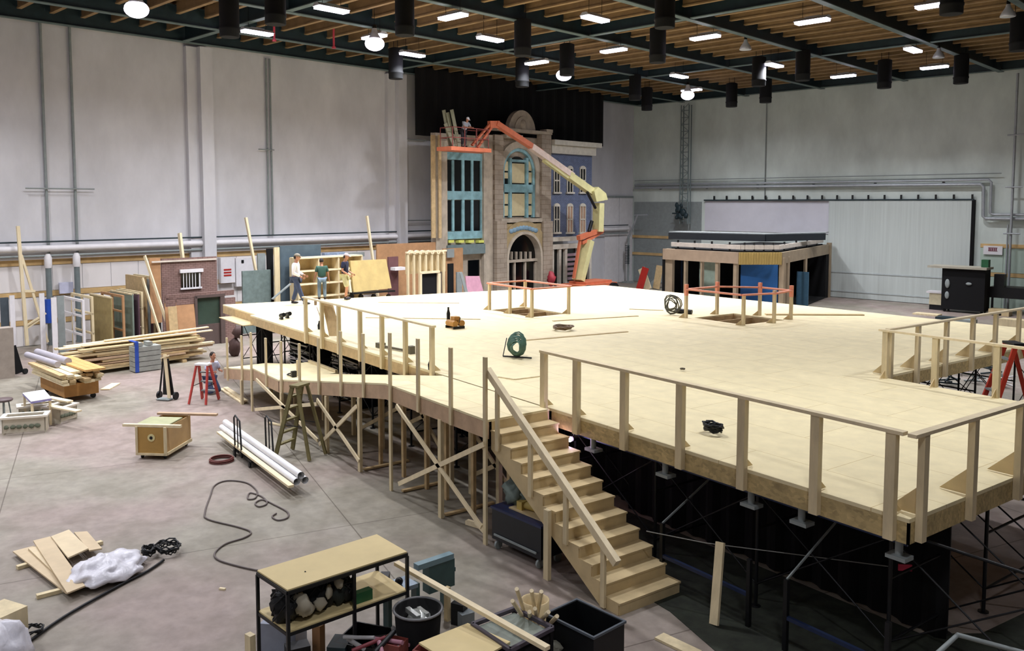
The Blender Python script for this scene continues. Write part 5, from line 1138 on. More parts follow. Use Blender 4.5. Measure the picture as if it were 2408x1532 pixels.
# pink panel and other leaners
D = 33.8
def leaner(lab, pts, mt, D=D, t_=.05, name='panel'):
    P_ = [pA(x, y, D) for x, y in pts]; m = MB(BM).use(mt); zt_ = max(z for _, z in P_)
    m.prism([(-D - .15 * z / zt_, q, z) for q, z in P_], (t_, 0, 0)); return tag(m.build(name), lab, 'panel')
leaner('pink insulation sheet leaning left of the stone facade', [(1100, 690), (1138, 686), (1130, 650), (1098, 650)], M('pink_sheet', 'cf9aae', .6, .1))
leaner('grey white sheet leaning left of the pink sheet', [(1096, 692), (1102, 690), (1090, 640), (1084, 642)], GREY)
for xa, ya, xb, yb_, lab in ((583, 512, 602, 640, 'tall pale timber standing above the grey green panel'), (868, 508, 876, 606, 'tall pale timber standing above the plywood panel cart'), (427, 549, 429, 604, 'pale timber end sticking up above the brick flat')):
    D_ = 37.0; q, z = pA(xa, ya, D_); q2, z2 = pA(xb, yb_, D_); e_ = Vector((-D_, q2, z2)); tp = Vector((-D_ - .2, q, z)); dd_ = (e_ - tp); e_ = tp + dd_ * (tp.z / -dd_.z)
    tag(MB(BM).use(LUM2).bar(tp, e_ + Vector((0, 0, .03)), .1, .14 if xa != 427 else .22, (1, 0, 0)).build('timber'), lab, 'timber')
D_ = 35; a_, b_ = pA(640, 704, D_), pA(683, 668, D_); tag(MB(BM).use(GREY).bar((-D_, *a_), (-D_, *b_), .05, .12, (1, 0, 0)).build('plank'), 'grey plank propped diagonally on the slate blue wall', 'plank')

# ============================================================ LEFT FLOOR: LUMBER, CARTS
def plank(m, p, q, w, t): m.bar(p, q, w, t)
LCOL = [LUM, LUM2, LUMD, PLYW]
# strapped lumber pile
c = FB(335, 868); rnd = random.Random(3)
bx, by = c.x - .7, c.y
rows = 9; zz = .12; cnt = 0
N_ = 'board in the big lumber pile by the brick flats'
for k_, y_ in enumerate((-1.85, 0, 1.65)): tag(MB(BM).use(LUMD).box(bx - .6, bx + .6, by + y_ - .08, by + y_ + .08, 0, .1).build('timber_bearer'), ('near end', 'middle', 'far end')[k_] + ' timber bearer under the big lumber pile', 'timber', 'bearers under the lumber pile')
for r in range(rows):
    for k in range(4):
        l0 = -2.6 + rnd.random() * 1.3; l1 = 1.5 + rnd.random() * 1.4; xx = bx - .45 + k * .3 + (rnd.random() - .5) * .05; sk = (rnd.random() - .5) * .2; m = MB(BM).use(rnd.choice(LCOL + [REDW, M('aged_lumber', 'a8997c', .8, .2)]))
        m.bar((xx + sk, by + l0, zz + .045 + rnd.random() * .01), (xx - sk, by + l1, zz + .035 + rnd.random() * .02), .18 + rnd.random() * .07, .05 + rnd.random() * .03); tag(m.build('lumber_board'), '%s board in the %s layer of the big lumber pile by the brick flats' % (('rearmost', 'second rear', 'second front', 'front')[k], ('bottom', 'second', 'third', 'fourth', 'fifth', 'sixth', 'seventh', 'eighth', 'ninth')[r]), 'board', 'boards of the big lumber pile')
    zz += .092
for i, (y0, y1, l, w_, z) in enumerate(((-2.6, 2.2, 0, .28, .02), (-1.9, 2.9, .2, .2, .06), (-2.3, 1.6, -.3, .3, .03), (-1.0, 2.9, -.1, .18, .12))):
    m = MB(BM).use(LUM2); m.bar((bx + l, by + y0, zz + z), (bx + l + .1, by + y1, zz + z + .05 + .02 * i), w_, .04); tag(m.build('lumber_board'), ['longest pale board on top of the big lumber pile', 'pale board sticking out right on the big lumber pile', 'wide pale board on top left of the lumber pile', 'narrow pale board crowning the big lumber pile'][i], 'board')
pl_ = FB(318, 872); t = thing('wrapped_pallet_stack', 'grey stacked blocks held by a blue strap before lumber pile', 'block stack', bl((pl_.x, pl_.y, 0)))
GB = M('grey_block', '9c9f98', .8, .15)
for i in range(5): MB(BM).use(GB).box(pl_.x + .0, pl_.x + .5, pl_.y - .2, pl_.y + .75, .03 + i * .18, .19 + i * .18).build('block', t)
for dy in (.1, .45): MB(BM).use(GB).box(pl_.x + .05, pl_.x + .45, pl_.y - .15 + dy, pl_.y + .02 + dy, .93, 1.06).build('block', t)
MB(BM).use(M('blue_strap', '2a4fae', .5)).box(pl_.x + .51, pl_.x + .53, pl_.y - .2, pl_.y - .07, .02, 1.1).box(pl_.x - .04, pl_.x + .53, pl_.y - .2, pl_.y - .07, 1.1, 1.12).build('strap', t)
# small boards cart right of pile
cc = FB(425, 838); t = thing('lumber_dolly', 'low wooden dolly under the right end of lumber pile', 'dolly', bl((cc.x, cc.y, 0)))
MB(BM).use(LUMD).box(cc.x - .6, cc.x, cc.y - .5, cc.y + .35, .12, .3).build('deck', t)
for dy in (-.35, .25): MB(BM).use(BLK).cyl((cc.x - .08, cc.y + dy, .06), (cc.x - .03, cc.y + dy, .06), .06, 8).build('caster', t)
# lumber cart
p0 = FB(140, 920); p1 = FB(232, 938)
t = thing('lumber_cart', 'low wooden cart on casters carrying a stack of timber', 'cart', bl((p1.x - 1.2, p1.y - .5, 0)))
ax, ay = p1.x - .05, p1.y + .05
MB(BM).use(PLYW).use(M('cart_ply', 'b3834a', .7, .12)).box(ax - 2.2, ax - .05, ay - 1.0, ay, .16, .55).build('box_body', t)
for dx in (-2.0, -.2):
    for dy in (-.9, -.12): MB(BM).use(BLK).cyl((ax + dx - .03, ay + dy, .08), (ax + dx + .03, ay + dy, .08), .08, 10).build('caster', t)
i = 0; zz = .6
for r in range(4):
    for k in range(6):
        w_ = .17; yy = ay - 1.1 + k * .2 + rnd.random() * .03; e0 = ax - 2.9 + rnd.random() * .6; e1 = ax - .1 + rnd.random() * .55; m = MB(BM).use(rnd.choice([LUM, LUM2, LUMD]))
        m.bar((e0, yy, zz + .03), (e1, yy + (rnd.random() - .5) * .1, zz + .03), w_, .07); tag(m.build('lumber_board'), '%s board in the %s layer on the low wooden lumber cart' % (('first', 'second', 'third', 'fourth', 'fifth', 'sixth')[k], ('bottom', 'second', 'third', 'top')[r]), 'board', 'boards on the lumber cart')
    zz += .085
for k in range(3):
    yy = ay - .42 + k * .2; m = MB(BM).use(M('golden_board', 'd2a566', .6, .12)); m.bar((ax - 2.7, yy, zz + .03), (ax + .35, yy, zz + .03), .19, .06); tag(m.build('lumber_board'), '%s of the golden boards on top of the lumber cart' % ordn(k, 3), 'board', 'golden boards on the lumber cart')
TUB = M('grey_tube', 'aaa6ae', .6, .08)
for k, (a0_, y_, r_) in enumerate(((-3.9, -.55, .12), (-3.6, -.95, .1))): m = MB(BM).use(TUB); m.cyl((ax + a0_, ay + y_, zz + .1), (ax + a0_ + 2.6, ay + y_ + .1, zz + .1), r_, 12); tag(m.build('cardboard_tube'), ['upper grey tube lying on the lumber cart', 'lower grey tube lying on the lumber cart'][k], 'tube')
def fb_box(name, label, cat, px, z0, z1, w_, d_, mat, rz=0, dx=0, dy=0):
    p = F(*px); return tag(MB(Matrix.Translation(p) @ Matrix.Rotation(rz, 4, 'Z')).use(mat).box(-w_ / 2, w_ / 2, -d_ / 2, d_ / 2, z0, z1).build(name), label, cat)
o = fb_box('board', 'pale board lying on the floor right of the lumber cart', 'board', (260, 911), .005, .04, .95, .28, LUM2, -.55)
# white work table and benches
a, b_, c_, d_ = [F(*q, .75) for q in ((53, 925), (104, 917), (121, 937), (73, 945))]
t = thing('work_table', 'small table with a glaring white top near the left edge', 'table', ((a.x + c_.x) / 2, (a.y + c_.y) / 2, 0))
MB().use(M('violet_edge', '8a86c0', .5)).prism([v - Vector((0, 0, .06)) for v in (a, b_, c_, d_)], (0, 0, .05)).build('table_edge', t)
MB().use(WHITE).prism([v - Vector((0, 0, .01)) for v in (a, b_, c_, d_)], (0, 0, .015)).build('table_top', t)
cen = (a + b_ + c_ + d_) / 4
for v in (a, b_, c_, d_): v = v.lerp(cen, .12); MB().use(LUM2).box(v.x - .03, v.x + .03, v.y - .03, v.y + .03, 0, .69).build('leg', t)
def trough(label, pa, pb, dep, h, mt, rimw=.05, name='planter_bench'):
    a, b_ = F(*pa), F(*pb); dr = (b_ - a).normalized(); nrm = Vector((-dr.y, dr.x, 0)); L_ = (b_ - a).length
    ang = math.atan2(dr.y, dr.x); t = thing(name, label, 'bench', a, ang); T = MB(Matrix.Translation(a) @ Matrix.Rotation(ang, 4, 'Z')).use(mt)
    T.box(0, L_, 0, .03, .05, h).box(0, L_, dep - .03, dep, .05, h).box(0, .03, 0, dep, 0, h).box(L_ - .03, L_, 0, dep, 0, h).build('side_panel', t)
    T = MB(Matrix.Translation(a) @ Matrix.Rotation(ang, 4, 'Z')).use(WHITE).use(M('cream_rim', 'e6dfcf', .6)); T.box(-.05, L_ + .05, -.05, .07, h, h + .05).box(-.05, L_ + .05, dep - .07, dep + .05, h, h + .05).box(-.05, .07, .07, dep - .07, h, h + .05).box(L_ - .07, L_ + .05, .07, dep - .07, h, h + .05).build('rim', t)
    T = MB(Matrix.Translation(a) @ Matrix.Rotation(ang, 4, 'Z')).use(M('moss_clutter', '6d7462', .9)); 
    for i in range(6): T.ball((L_ * (i + .7) / 7, -.02, .2), .07, 4, (1, .3, .8), .5, i)
    T.build('worn_patch', t); return t
CRM = M('cream_panel', 'cfc8b4', .7, .1, 3)
trough('long cream trough bench at the left edge of the floor', (5, 1025), (108, 1017), .45, .42, CRM)
trough('second cream trough bench behind, closer to the white table', (45, 990), (150, 978), .4, .34, CRM)
trough('short cream trough box right of the two long ones', (142, 998), (182, 985), .55, .4, CRM)
for i, (pa, pb, lab) in enumerate((((115, 935), (165, 945), 'cream slat lying right of the white table'), ((118, 955), (185, 968), 'cream slat lying on the short trough box'))): m = MB().use(LUM2); m.bar(F(*pa, .5), F(*pb, .5), .18, .04); tag(m.build('slat'), lab, 'slat')
p = F(10, 985); t = thing('round_stool', 'round topped dark stool cut by the left edge', 'stool', p)
MB(Matrix.Translation(p)).use(M('brown_vinyl', '5c4c4c', .5)).lathe([(.22, .5), (.24, .53), (.22, .57), (0, .58)], (0, 0, 0), 16).build('seat', t)
for k in range(4): MB(Matrix.Translation(p)).use(GREY).cyl((.18 * cos(k * pi / 2), .18 * sin(k * pi / 2), 0), (.12 * cos(k * pi / 2), .12 * sin(k * pi / 2), .5), .018, 6).build('leg', t)
# black A frame hand truck
p = F(392, 940); rz = .7; T0 = Matrix.Translation(p) @ Matrix.Rotation(rz, 4, 'Z')
t = thing('hand_truck', 'upright black hand truck holding a pale board on the open floor', 'hand truck', p, rz)
MB(T0).use(BLK).bar((-.25, 0, .1), (-.08, 0, 1.28), .04, .04).bar((.25, 0, .1), (.08, 0, 1.28), .04, .04).prism([(-.12, -.02, .15), (.22, -.02, .15), (.04, -.02, 1.2), (-.05, -.02, 1.2)], (0, .04, 0)).build('frame', t)
for s in (-1, 1): MB(T0).use(BLK).cyl((s * .26, .05, .12), (s * .32, .05, .12), .12, 12).build('wheel', t)
MB(T0).use(GREY).box(-.22, .22, -.22, .05, .02, .05).build('toe_plate', t)
tag(MB(T0).use(LUM2).bar((.16, -.09, .07), (.02, -.06, 1.42), .1, .04, (0, 1, 0)).bar((-.1, -.06, 1.3), (.14, -.06, 1.38), .1, .04).build('board'), 'pale board strapped to the upright black hand truck', 'board')

# step ladder and kneeling person
def stepladder(name, label, loc, rz, h, w0, w1, spread, mat, n, capm, smat=GREY):
    t = thing(name, label, 'step ladder', loc, rz); T0 = WM[t.name]
    for s in (-1, 1):
        MB(T0).use(mat).bar((s * w0 / 2, -spread, 0.02), (s * w1 / 2, -.07, h - .04), .045, .1, (0, 1, 0)).build('rail', t)
        MB(T0).use(mat).bar((s * w0 / 2, spread, 0.02), (s * w1 / 2, .07, h - .04), .04, .08, (0, 1, 0)).build('rear_leg', t)
    for i in range(n):
        f = (i + 1) / (n + 1); w = w0 + (w1 - w0) * f; y = -spread + (spread - .07) * f; MB(T0).use(smat).box(-w / 2, w / 2, y - .05, y + .05, h * f - .02, h * f + .02).build('step', t)
    MB(T0).use(capm).box(-w1 / 2 - .04, w1 / 2 + .04, -.13, .13, h - .05, h).build('cap', t)
    m = MB(T0).use(BLK)
    for s in (-1, 1): m.bar((s * w0 * .42, -spread * .55, h * .45), (s * w0 * .42, spread * .55, h * .45), .01, .02)
    m.build('spreader', t); return t
p = F(487, 951); rzl = cam_yaw(p) - .5
stepladder('step_ladder', 'red step ladder with white top before the ramp', p + Vector((-.3, 0, 0)), rzl, 1.2, .55, .36, .4, M('ladder_red', 'b8403a', .5), 3, WHITE)
p = F(492, 938)
kn = dict(pelvis=(0, -.05, .5), chest=(0, .05, .86), neck=(0, .1, 1.05), head=(0, .13, 1.16), shoulder=(.18, .07, .97), elbow=(.24, .12, .72), wrist=(.16, .32, .75), hip=(.1, -.03, .47), knee=(.13, .25, .09), ankle=(.12, -.22, .09), toe=(.12, -.38, .05))
person('person with dark hair kneeling in white and blue behind red ladder', F(497, 926), cam_yaw(p) + .6, kn, M('white_blue_shirt', 'b8bcd8', .8, .2, 9), DEN, BSHOE, HAIR, 'short')
m = MB().use(LUM2)
for i, (pa, pb) in enumerate((((522, 915), (572, 948)), ((530, 912), (578, 944)))): tag(MB().use(LUM2).bar(F(*pa, .03 + .05 * i), F(*pb, .03 + .05 * i), .14, .04).build('board'), ['lower pale board lying on floor right of the red ladder', 'upper pale board lying on floor right of the red ladder'][i], 'board')
# stacked stuff behind stud posts at the low ramp
p = F(552, 838); m = MB().use(M('dark_brown_gear', '4a3430', .7)); m.ball(p + Vector((0, 0, .35)), .28, 6, (1, .8, 1.3), .5, 4).ball(p + Vector((.1, .1, .95)), .18, 6, (1, 1, 1.4), .5, 9); tag(m.build('gear_bag'), 'dark brown gear bag hung behind the low ramp posts', 'bag')
# wooden A ladder by the walkway
pl2 = F(722, 1082); stepladder('step_ladder', 'old dark wooden step ladder standing beside the walkway', Vector((-19.25, 7.75, 0)), cam_yaw(pl2) + .9, 1.75, .62, .36, .5, M('old_ladder_wood', '7a7148', .7, .2), 5, M('old_ladder_wood', '7a7148'), M('old_ladder_wood', '7a7148'))

# boxed cart
P1, P2, P3 = F(323, 1080), F(392, 1082), F(432, 1047)
dr = (P2 - P1).normalized(); ang = math.atan2(dr.y, dr.x); W1 = (P2 - P1).length; W2 = (P3 - P2).length
t = thing('box_cart', 'square plywood box cart on casters in open floor', 'cart', P1, ang); T0 = WM[t.name]
CP = M('box_cart_ply', 'b08b4a', .65, .1, 3); CP2 = M('box_cart_side', 'be9c6a', .65, .1, 3)
MB(T0).use(CP).box(0, W1, 0, .02, .1, .76).build('front_panel', t); MB(T0).use(CP2).box(W1 - .02, W1, .02, W2, .1, .76).build('side_panel', t); MB(T0).use(CP2).box(0, .02, .02, W2, .1, .76).build('side_panel', t); MB(T0).use(CP).box(.02, W1 - .02, W2 - .02, W2, .1, .76).build('back_panel', t)
MB(T0).use(CP).box(0.02, W1 - .02, .02, W2 - .02, .1, .13).build('bottom_panel', t)
m = MB(T0).use(LUM); m.box(-.02, .03, -.03, 0, .1, .78).box(W1 - .05, W1 + .02, -.03, 0, .1, .78).box(0, W1, -.03, 0, .1, .15).box(W1, W1 + .03, 0, W2, .1, .17); m.build('trim_strip', t)
MB(T0).use(M('pale_ring', 'd9cf9a', .6)).cyl((W1 / 2, -.012, .52), (W1 / 2, -.002, .52), .09, 16).use(BLK).cyl((W1 / 2, -.02, .52), (W1 / 2, -.013, .52), .04, 12).build('port_hole', t)
for x in (.08, W1 - .08):
    for y in (.1, W2 - .1): MB(T0).use(BLK).cyl((x - .02, y, .05), (x + .02, y, .05), .05, 10).build('caster', t)
tag(MB(T0).use(LUM2).bar((-.35, .05, .80), (W1 + .35, .05, .80), .09, .06).build('board'), 'front pale board laid across the plywood box cart', 'board')
tag(MB(T0).use(M('green_sheet', 'a9ab84', .7)).box(-.1, W1 - .02, .15, W2 * .7, .77, .8).build('plywood_sheet'), 'greenish sheet lying on the plywood box cart', 'sheet')
tag(MB(T0).use(REDW).bar((-.05, W2 * .9, .82), (W1 + .75, W2 * .9, .82), .12, .05).build('board'), 'rear pinkish board laid across the plywood box cart', 'board')
# hose ring, pipe cart
m = MB(Matrix.Translation(F(521, 1086))).use(REDH)
for k in range(4): m.tube([((.27 - .02 * (k % 2)) * cos(a * pi / 10), (.27 - .02 * (k % 2)) * sin(a * pi / 10), .02 + .022 * k) for a in range(20)], .016, 5, True)
tag(m.build('hose_coil'), 'neat maroon hose ring lying on the open floor', 'hose coil')
a, b_ = F(530, 1004, .3), F(708, 1132, .3); dr = (b_ - a).normalized(); sd = Vector((-dr.y, dr.x, 0))
for k, (o_, z_) in enumerate(((-.09, 0), (.09, 0), (0, .12))):
    m = MB().use(M('white_pvc', 'e9e9ea', .4, .04)); p_, q_ = a + sd * o_ + Vector((0, 0, z_)), b_ + sd * o_ + Vector((0, 0, z_)); m.cyl(p_, q_, .075, 12, caps=False); m.cyl(p_ + dr * .01, q_ - dr * .01, .062, 12, caps=False)
    tag(m.build('white_pipe'), ['left lower white pipe on the black pipe dolly', 'right lower white pipe on the black pipe dolly', 'top white pipe on the black pipe dolly'][k], 'pipe')
tag(MB().use(LUM2).bar(a + sd * -.25 - Vector((0, 0, .04)) + dr * .3, b_ + sd * -.25 - Vector((0, 0, .04)) + dr * .1, .12, .05).build('board'), 'cream board lying beside the white pipes on the dolly', 'board')
c0 = F(592, 1092); t = thing('pipe_dolly', 'black pipe dolly with tall bent handle frames on open floor', 'dolly', c0)
cen = a.lerp(b_, .38); cen.z = 0
m = MB().use(BLK)
for s, f in ((-.30, 0), (.30, .45)):
    q = cen + dr * (f - .2) + sd * s; m.tube([q + sd * 0, q + Vector((0, 0, .95)) - dr * .05, q + Vector((0, 0, 1.02)) + dr * .05, q + dr * .38 + Vector((0, 0, .95)), q + dr * .5 + Vector((0, 0, .1))], .022, 6).cyl(q + dr * .2 + Vector((0, 0, .98)), q + dr * .22 + Vector((0, 0, .15)), .015, 5)
m.build('handle_frame', t)
MB().use(BLK).bar(cen - dr * .45 + Vector((0, 0, .15)), cen + dr * .9 + Vector((0, 0, .15)), .55, .05).build('deck', t)
for f in (-.35, .8):
    for s in (-.28, .28): q = cen + dr * f + sd * s + Vector((0, 0, .065)); MB().use(BLK).cyl(q - sd * .02, q + sd * .02, .065, 10).build('wheel', t)
# air hose
def smooth(pts, k=6):
    P_ = [Vector(p) for p in pts]; out = []
    for i in range(len(P_) - 1):
        a, b_, c_, d_ = P_[max(i - 1, 0)], P_[i], P_[i + 1], P_[min(i + 2, len(P_) - 1)]
        for j in range(k):
            t_ = j / k; out.append(.5 * ((2 * b_) + (c_ - a) * t_ + (2 * a - 5 * b_ + 4 * c_ - d_) * t_ ** 2 + (3 * b_ - a - 3 * c_ + d_) * t_ ** 3))
    return out + [P_[-1]]
px = [(605, 1342), (560, 1332), (515, 1318), (505, 1302), (530, 1280), (575, 1265), (590, 1252), (560, 1240), (490, 1222), (482, 1205), (495, 1165), (505, 1142), (535, 1131), (580, 1136), (604, 1155), (600, 1172), (583, 1174), (588, 1160), (615, 1168), (628, 1184), (610, 1192), (600, 1184), (618, 1176), (650, 1190), (676, 1205), (676, 1218), (655, 1224), (640, 1216), (650, 1208)]
tag(MB().use(HOSE).tube(smooth([F(x, y, .02) for x, y in px]), .016, 6).build('air_hose'), 'long grey air hose winding over the floor with curls', 'hose')

# plywood offcuts with plastic bag
def quad(label, pts, z, mat, t_=.025, name='plywood_sheet', cat='plywood sheet', group=None):
    return tag(MB().use(mat).prism([F(x, y, z) for x, y in pts], (0, 0, -t_)).build(name), label, cat, group)
CP3 = M('offcut_ply', 'cbb796', .65, .08, 3)
quad('lowest plywood offcut of the fanned stack at bottom left', [(30, 1297), (80, 1284), (180, 1382), (156, 1395)], .09, CP3)
quad('narrow plywood offcut with a slot in the fanned stack', [(66, 1290), (92, 1284), (190, 1370), (170, 1388)], .12, M('offcut_light', 'd8c6a4', .65, .08, 3))
quad('wide plywood offcut in the middle of the fanned stack', [(78, 1272), (118, 1262), (200, 1378), (158, 1395)], .15, CP3)
quad('upper plywood offcut of the fanned stack', [(120, 1262), (162, 1246), (208, 1290), (160, 1312)], .175, M('offcut_light', 'd8c6a4'))
quad('rearmost plywood offcut behind the plastic bag', [(174, 1252), (205, 1250), (240, 1290), (210, 1295)], .15, CP3)
for i, (pa, pb, lab) in enumerate((((40, 1336), (240, 1276), 'upper batten under the fanned plywood stack'), ((86, 1404), (240, 1364), 'lower batten under the fanned plywood stack'))): tag(MB().use(LUM).bar(F(*pa, .035), F(*pb, .035), .09, .06).build('batten'), lab, 'batten')
cb = F(250, 1342, .1); m = MB(Matrix.Translation(cb) @ Matrix.Rotation(.65, 4, 'Z')).use(M('cloudy_plastic', 'd9d8e0', .3, .12, 7, bump=.6)); m.ball((0, 0, .0), .55, 30, (.86, 1.2, .38), .25, 3, lo=-.12); m.v = [v + Vector((0, 0, 1)) * (.06 * noise.noise(v * 5) + .022 * noise.noise(v * 14)) for v in m.v]; tag(m.build('plastic_bag'), 'big crumpled white plastic bag lying on the plywood offcuts', 'plastic bag')
coil('tangled black cable heap right of the plastic bag', F(395, 1302), .28, .013, 14, BLK, squash=.8, turns=9, jitter=.14)
coil('smaller black cable tangle touching the plastic bag', F(350, 1310), .16, .015, 12, BLK, squash=.8, turns=8, jitter=.12)
tag(MB().use(BLK).tube(smooth([F(52, 1522, .03), F(150, 1452, .03), F(280, 1378, .03), F(345, 1345, .03), F(385, 1318, .03)]), .022, 7).build('cable'), 'long straight black cable running from bottom left corner', 'cable')
coil('black cable loops near the bottom left wooden crate', F(78, 1494), .16, .012, 12, BLK, squash=.9, turns=4, jitter=.1)
p = F(20, 1500); fb_box('crate', 'pale wooden crate cut by the bottom left corner', 'crate', (8, 1500), 0, .42, .5, .4, LUM, .5)
m = MB(Matrix.Translation(F(5, 1560, 0))).use(M('cloudy_plastic', 'd9d8e0')); m.ball((0, 0, .2), .36, 12, (1, 1, .9), .35, 8, lo=-.5); tag(m.build('plastic_bag'), 'white plastic bundle at the very bottom left corner', 'plastic bag')
for x, y, lab in ((523, 1388, 'tiny pale wood scrap lying on the floor above shelf table'),): fb_box('wood_scrap', lab, 'wood scrap', (x, y), 0, .03, .1, .04, LUM2, .7)

# ============================================================ FOREGROUND: SHELF TABLE
a, b_, c_, d_ = [F(*q, 1.35) for q in ((605, 1342), (676, 1388), (957, 1298), (886, 1257))]
t = thing('shelf_table', 'black steel framed two level shelf with plywood tops', 'shelf table', ((a.x + c_.x) / 2, (a.y + c_.y) / 2, 0))
TT = M('table_ply', 'dcc893', .6, .06, 2)
MB().use(TT).prism([a, b_, c_, d_], (0, 0, -.02)).build('top', t)
m = MB().use(BLK)
cr = [a, b_, c_, d_]
for i in range(4): m.bar(cr[i] - Vector((0, 0, .045)), cr[(i + 1) % 4] - Vector((0, 0, .045)), .035, .045)
m.build('top_frame', t)
for v in (a, b_, c_, d_, b_.lerp(c_, .53)): MB().use(BLK).box(v.x - .02, v.x + .02, v.y - .02, v.y + .02, 0, 1.29).build('leg', t)
ls = [Vector((v.x, v.y, .8)) for v in cr]
MB().use(TT).prism(ls, (0, 0, .02)).build('shelf', t)
m = MB().use(BLK)
for i in range(4): m.bar(ls[i] - Vector((0, 0, .02)), ls[(i + 1) % 4] - Vector((0, 0, .02)), .03, .04)
m.build('shelf_frame', t)
# heap on lower shelf
ex = (c_ - b_).normalized(); ey = (a - b_).normalized()
def on(u, v, z): q = b_ + ex * u + ey * v; return Vector((q.x, q.y, z))
hm = [BLK, M('dark_harness', '1d2420', .8), M('pale_pouch', 'aca592', .8), DUCT, M('olive_strap', '4b5034', .8)]
items = [(.12, .25, .22), (.3, .35, .2), (.5, .3, .24), (.68, .35, .22), (.85, .3, .2), (.2, .5, .17), (.45, .52, .2), (.75, .5, .2), (.95, .25, .15)]
for i, (u, v, r_) in enumerate(items):
    c = on(u, v, .82 + r_ * 1.05); m = MB(Matrix.Translation(c)).use(hm[[0, 1, 3, 0, 1, 3, 0, 1, 0][i]]); m.ball((0, 0, 0), r_, 9, (.75, .85, 1.05), .6, i * 3.1)
    for k in range(3): m.tube([(r_ * .8 * cos(a_ * .8 + k), r_ * .85 * sin(a_ * .8 + k), r_ * 1.0 * sin(a_ * .9 + k * 2)) for a_ in range(9)], .012, 4)
    tag(m.build('harness_bag'), '%s dark harness bundle on the shelf of the steel table' % ['front left', 'second front', 'middle front', 'fourth front', 'fifth front', 'rear left', 'rear middle', 'rear right', 'last small'][i], 'bag', 'bundles on the steel shelf')
for i, (u, v, z, s_) in enumerate(((.22, -.0, 1.08, .13), (.3, .02, .97, .1), (.62, .02, 1.1, .09), (.78, .05, 1.16, .07), (.5, .02, .98, .08))):
    c = on(u, v + .08, z); m = MB(Matrix.Translation(c) @ Matrix.Rotation(.6 + i, 4, 'Z')).use(hm[2]); m.ball((0, 0, 0), s_, 6, (1.1, .5, 1), .5, i); tag(m.build('pouch'), '%s pale pouch among the dark bundles on the shelf' % ordn(i, 5), 'pouch', 'pale pouches on the steel shelf')
m = MB(Matrix.Translation(on(1.12, .12, .82)) @ Matrix.Rotation(math.atan2(ex.y, ex.x), 4, 'Z')).use(M('green_case', '1f5a34', .5)); m.box(-.13, .13, -.05, .05, 0, .14); tag(m.build('green_case'), 'small green case on the lower shelf of steel table', 'case')
# under the shelf
fb_box('plastic_bin', 'grey plastic bin under the left of the shelf table', 'bin', (668, 1520), .0, .4, .5, .4, M('grey_bin', '8e95a6', .5), .8)
for i, (x, y, mt, w_, h_, lab) in enumerate(((750, 1545, PLYB, .14, .45, 'tan cardboard piece under the shelf table'), (700, 1560, BLK, .3, .25, 'black case under the shelf table middle'), (800, 1560, STEEL, .35, .3, 'dark green case under the shelf table'), (590, 1580, LUM, .12, .5, 'wood post end left of the shelf table'))): fb_box('clutter_box', lab, 'box', (x, y), 0, h_, w_, w_ * .7, mt, .4 + i)
rn = random.Random(5)
for i in range(12):
    x = 830 + rn.random() * 110; y = 1500 + rn.random() * 50; p = F(x, y, .25 + rn.random() * .3); a_ = rn.random() * 3; m = MB().use([M('pink_tube', 'b48090', .5), M('pipe_silver', 'a8a8aa', .4), M('maroon_tool', '7a3038', .5), BLK][i % 4]); dv = Vector((cos(a_), sin(a_), .15)) * .22; m.cyl(p - dv, p + dv, .022 + .012 * rn.random(), 7)
    tag(m.build('pipe_offcut'), '%s %s in the heap between the shelf table and the black bin' % (('first', 'second', 'third')[i // 4], ('pinkish tube', 'silver pipe piece', 'maroon tool handle', 'black rod')[i % 4]), 'pipe piece', 'pieces heaped between shelf table and bin')
p = F(872, 1548); t_ = tag(MB(Matrix.Translation(p) @ Matrix.Rotation(.6, 4, 'Z')).use(BLK).box(-.38, .38, -.3, .3, 0, .02).box(-.38, .38, -.3, -.28, 0, .3).box(-.38, .38, .28, .3, 0, .3).box(-.38, -.36, -.28, .28, 0, .3).box(.36, .38, -.28, .28, 0, .3).build('tool_tray'), 'low black tray holding the heap beside the shelf table', 'tray')
# black bin
p = F(983, 1432, .72); p.z = 0; t = thing('trash_bin', 'round black bin with a grey rim', 'bin', p)
T = MB(Matrix.Translation(p)).use(BLKM); T.lathe([(.26, 0), (.31, .7), (.31, .72), (.285, .72), (.24, .04), (0, .04)], (0, 0, 0), 28).build('bin_body', t)
T = MB(Matrix.Translation(p)).use(M('bin_rim', '77787a', .5)); T.tube([(.32 * cos(k * pi / 14), .32 * sin(k * pi / 14), .72) for k in range(28)], .018, 6, True).build('rim', t)
m = MB(Matrix.Translation(p + Vector((.0, .02, .6)))).use(M('silver_scrap', 'b8bcb8', .3, metal=.4)); m.ball((0, 0, 0), .17, 8, (1.1, .8, .5), .4, 3).box(-.16, .14, -.12, -.06, .04, .1).box(-.1, .14, .02, .07, .05, .09); tag(m.build('scrap_bundle'), 'silvery scrap lying inside the round black bin', 'scrap')
fb_box('fibre_post', 'tan square post standing right of the round black bin', 'post', (1052, 1460), 0, .5, .07, .07, PLYW, .3)
for i, (x, y, h_, mt, lab) in enumerate(((1080, 1468, .32, BLK, 'small black box right of the tan square post'), (1096, 1475, .22, M('case_grey', '70787a', .5), 'small grey case behind the square plywood sheet'), (905, 1395, .3, BLK, 'black part lying between green machine and bin'), (930, 1400, .18, GREY, 'grey metal part lying beside the green machine'))): fb_box('clutter_box', lab, 'box', (x, y), 0, h_, .2, .14, mt, .5 + i)
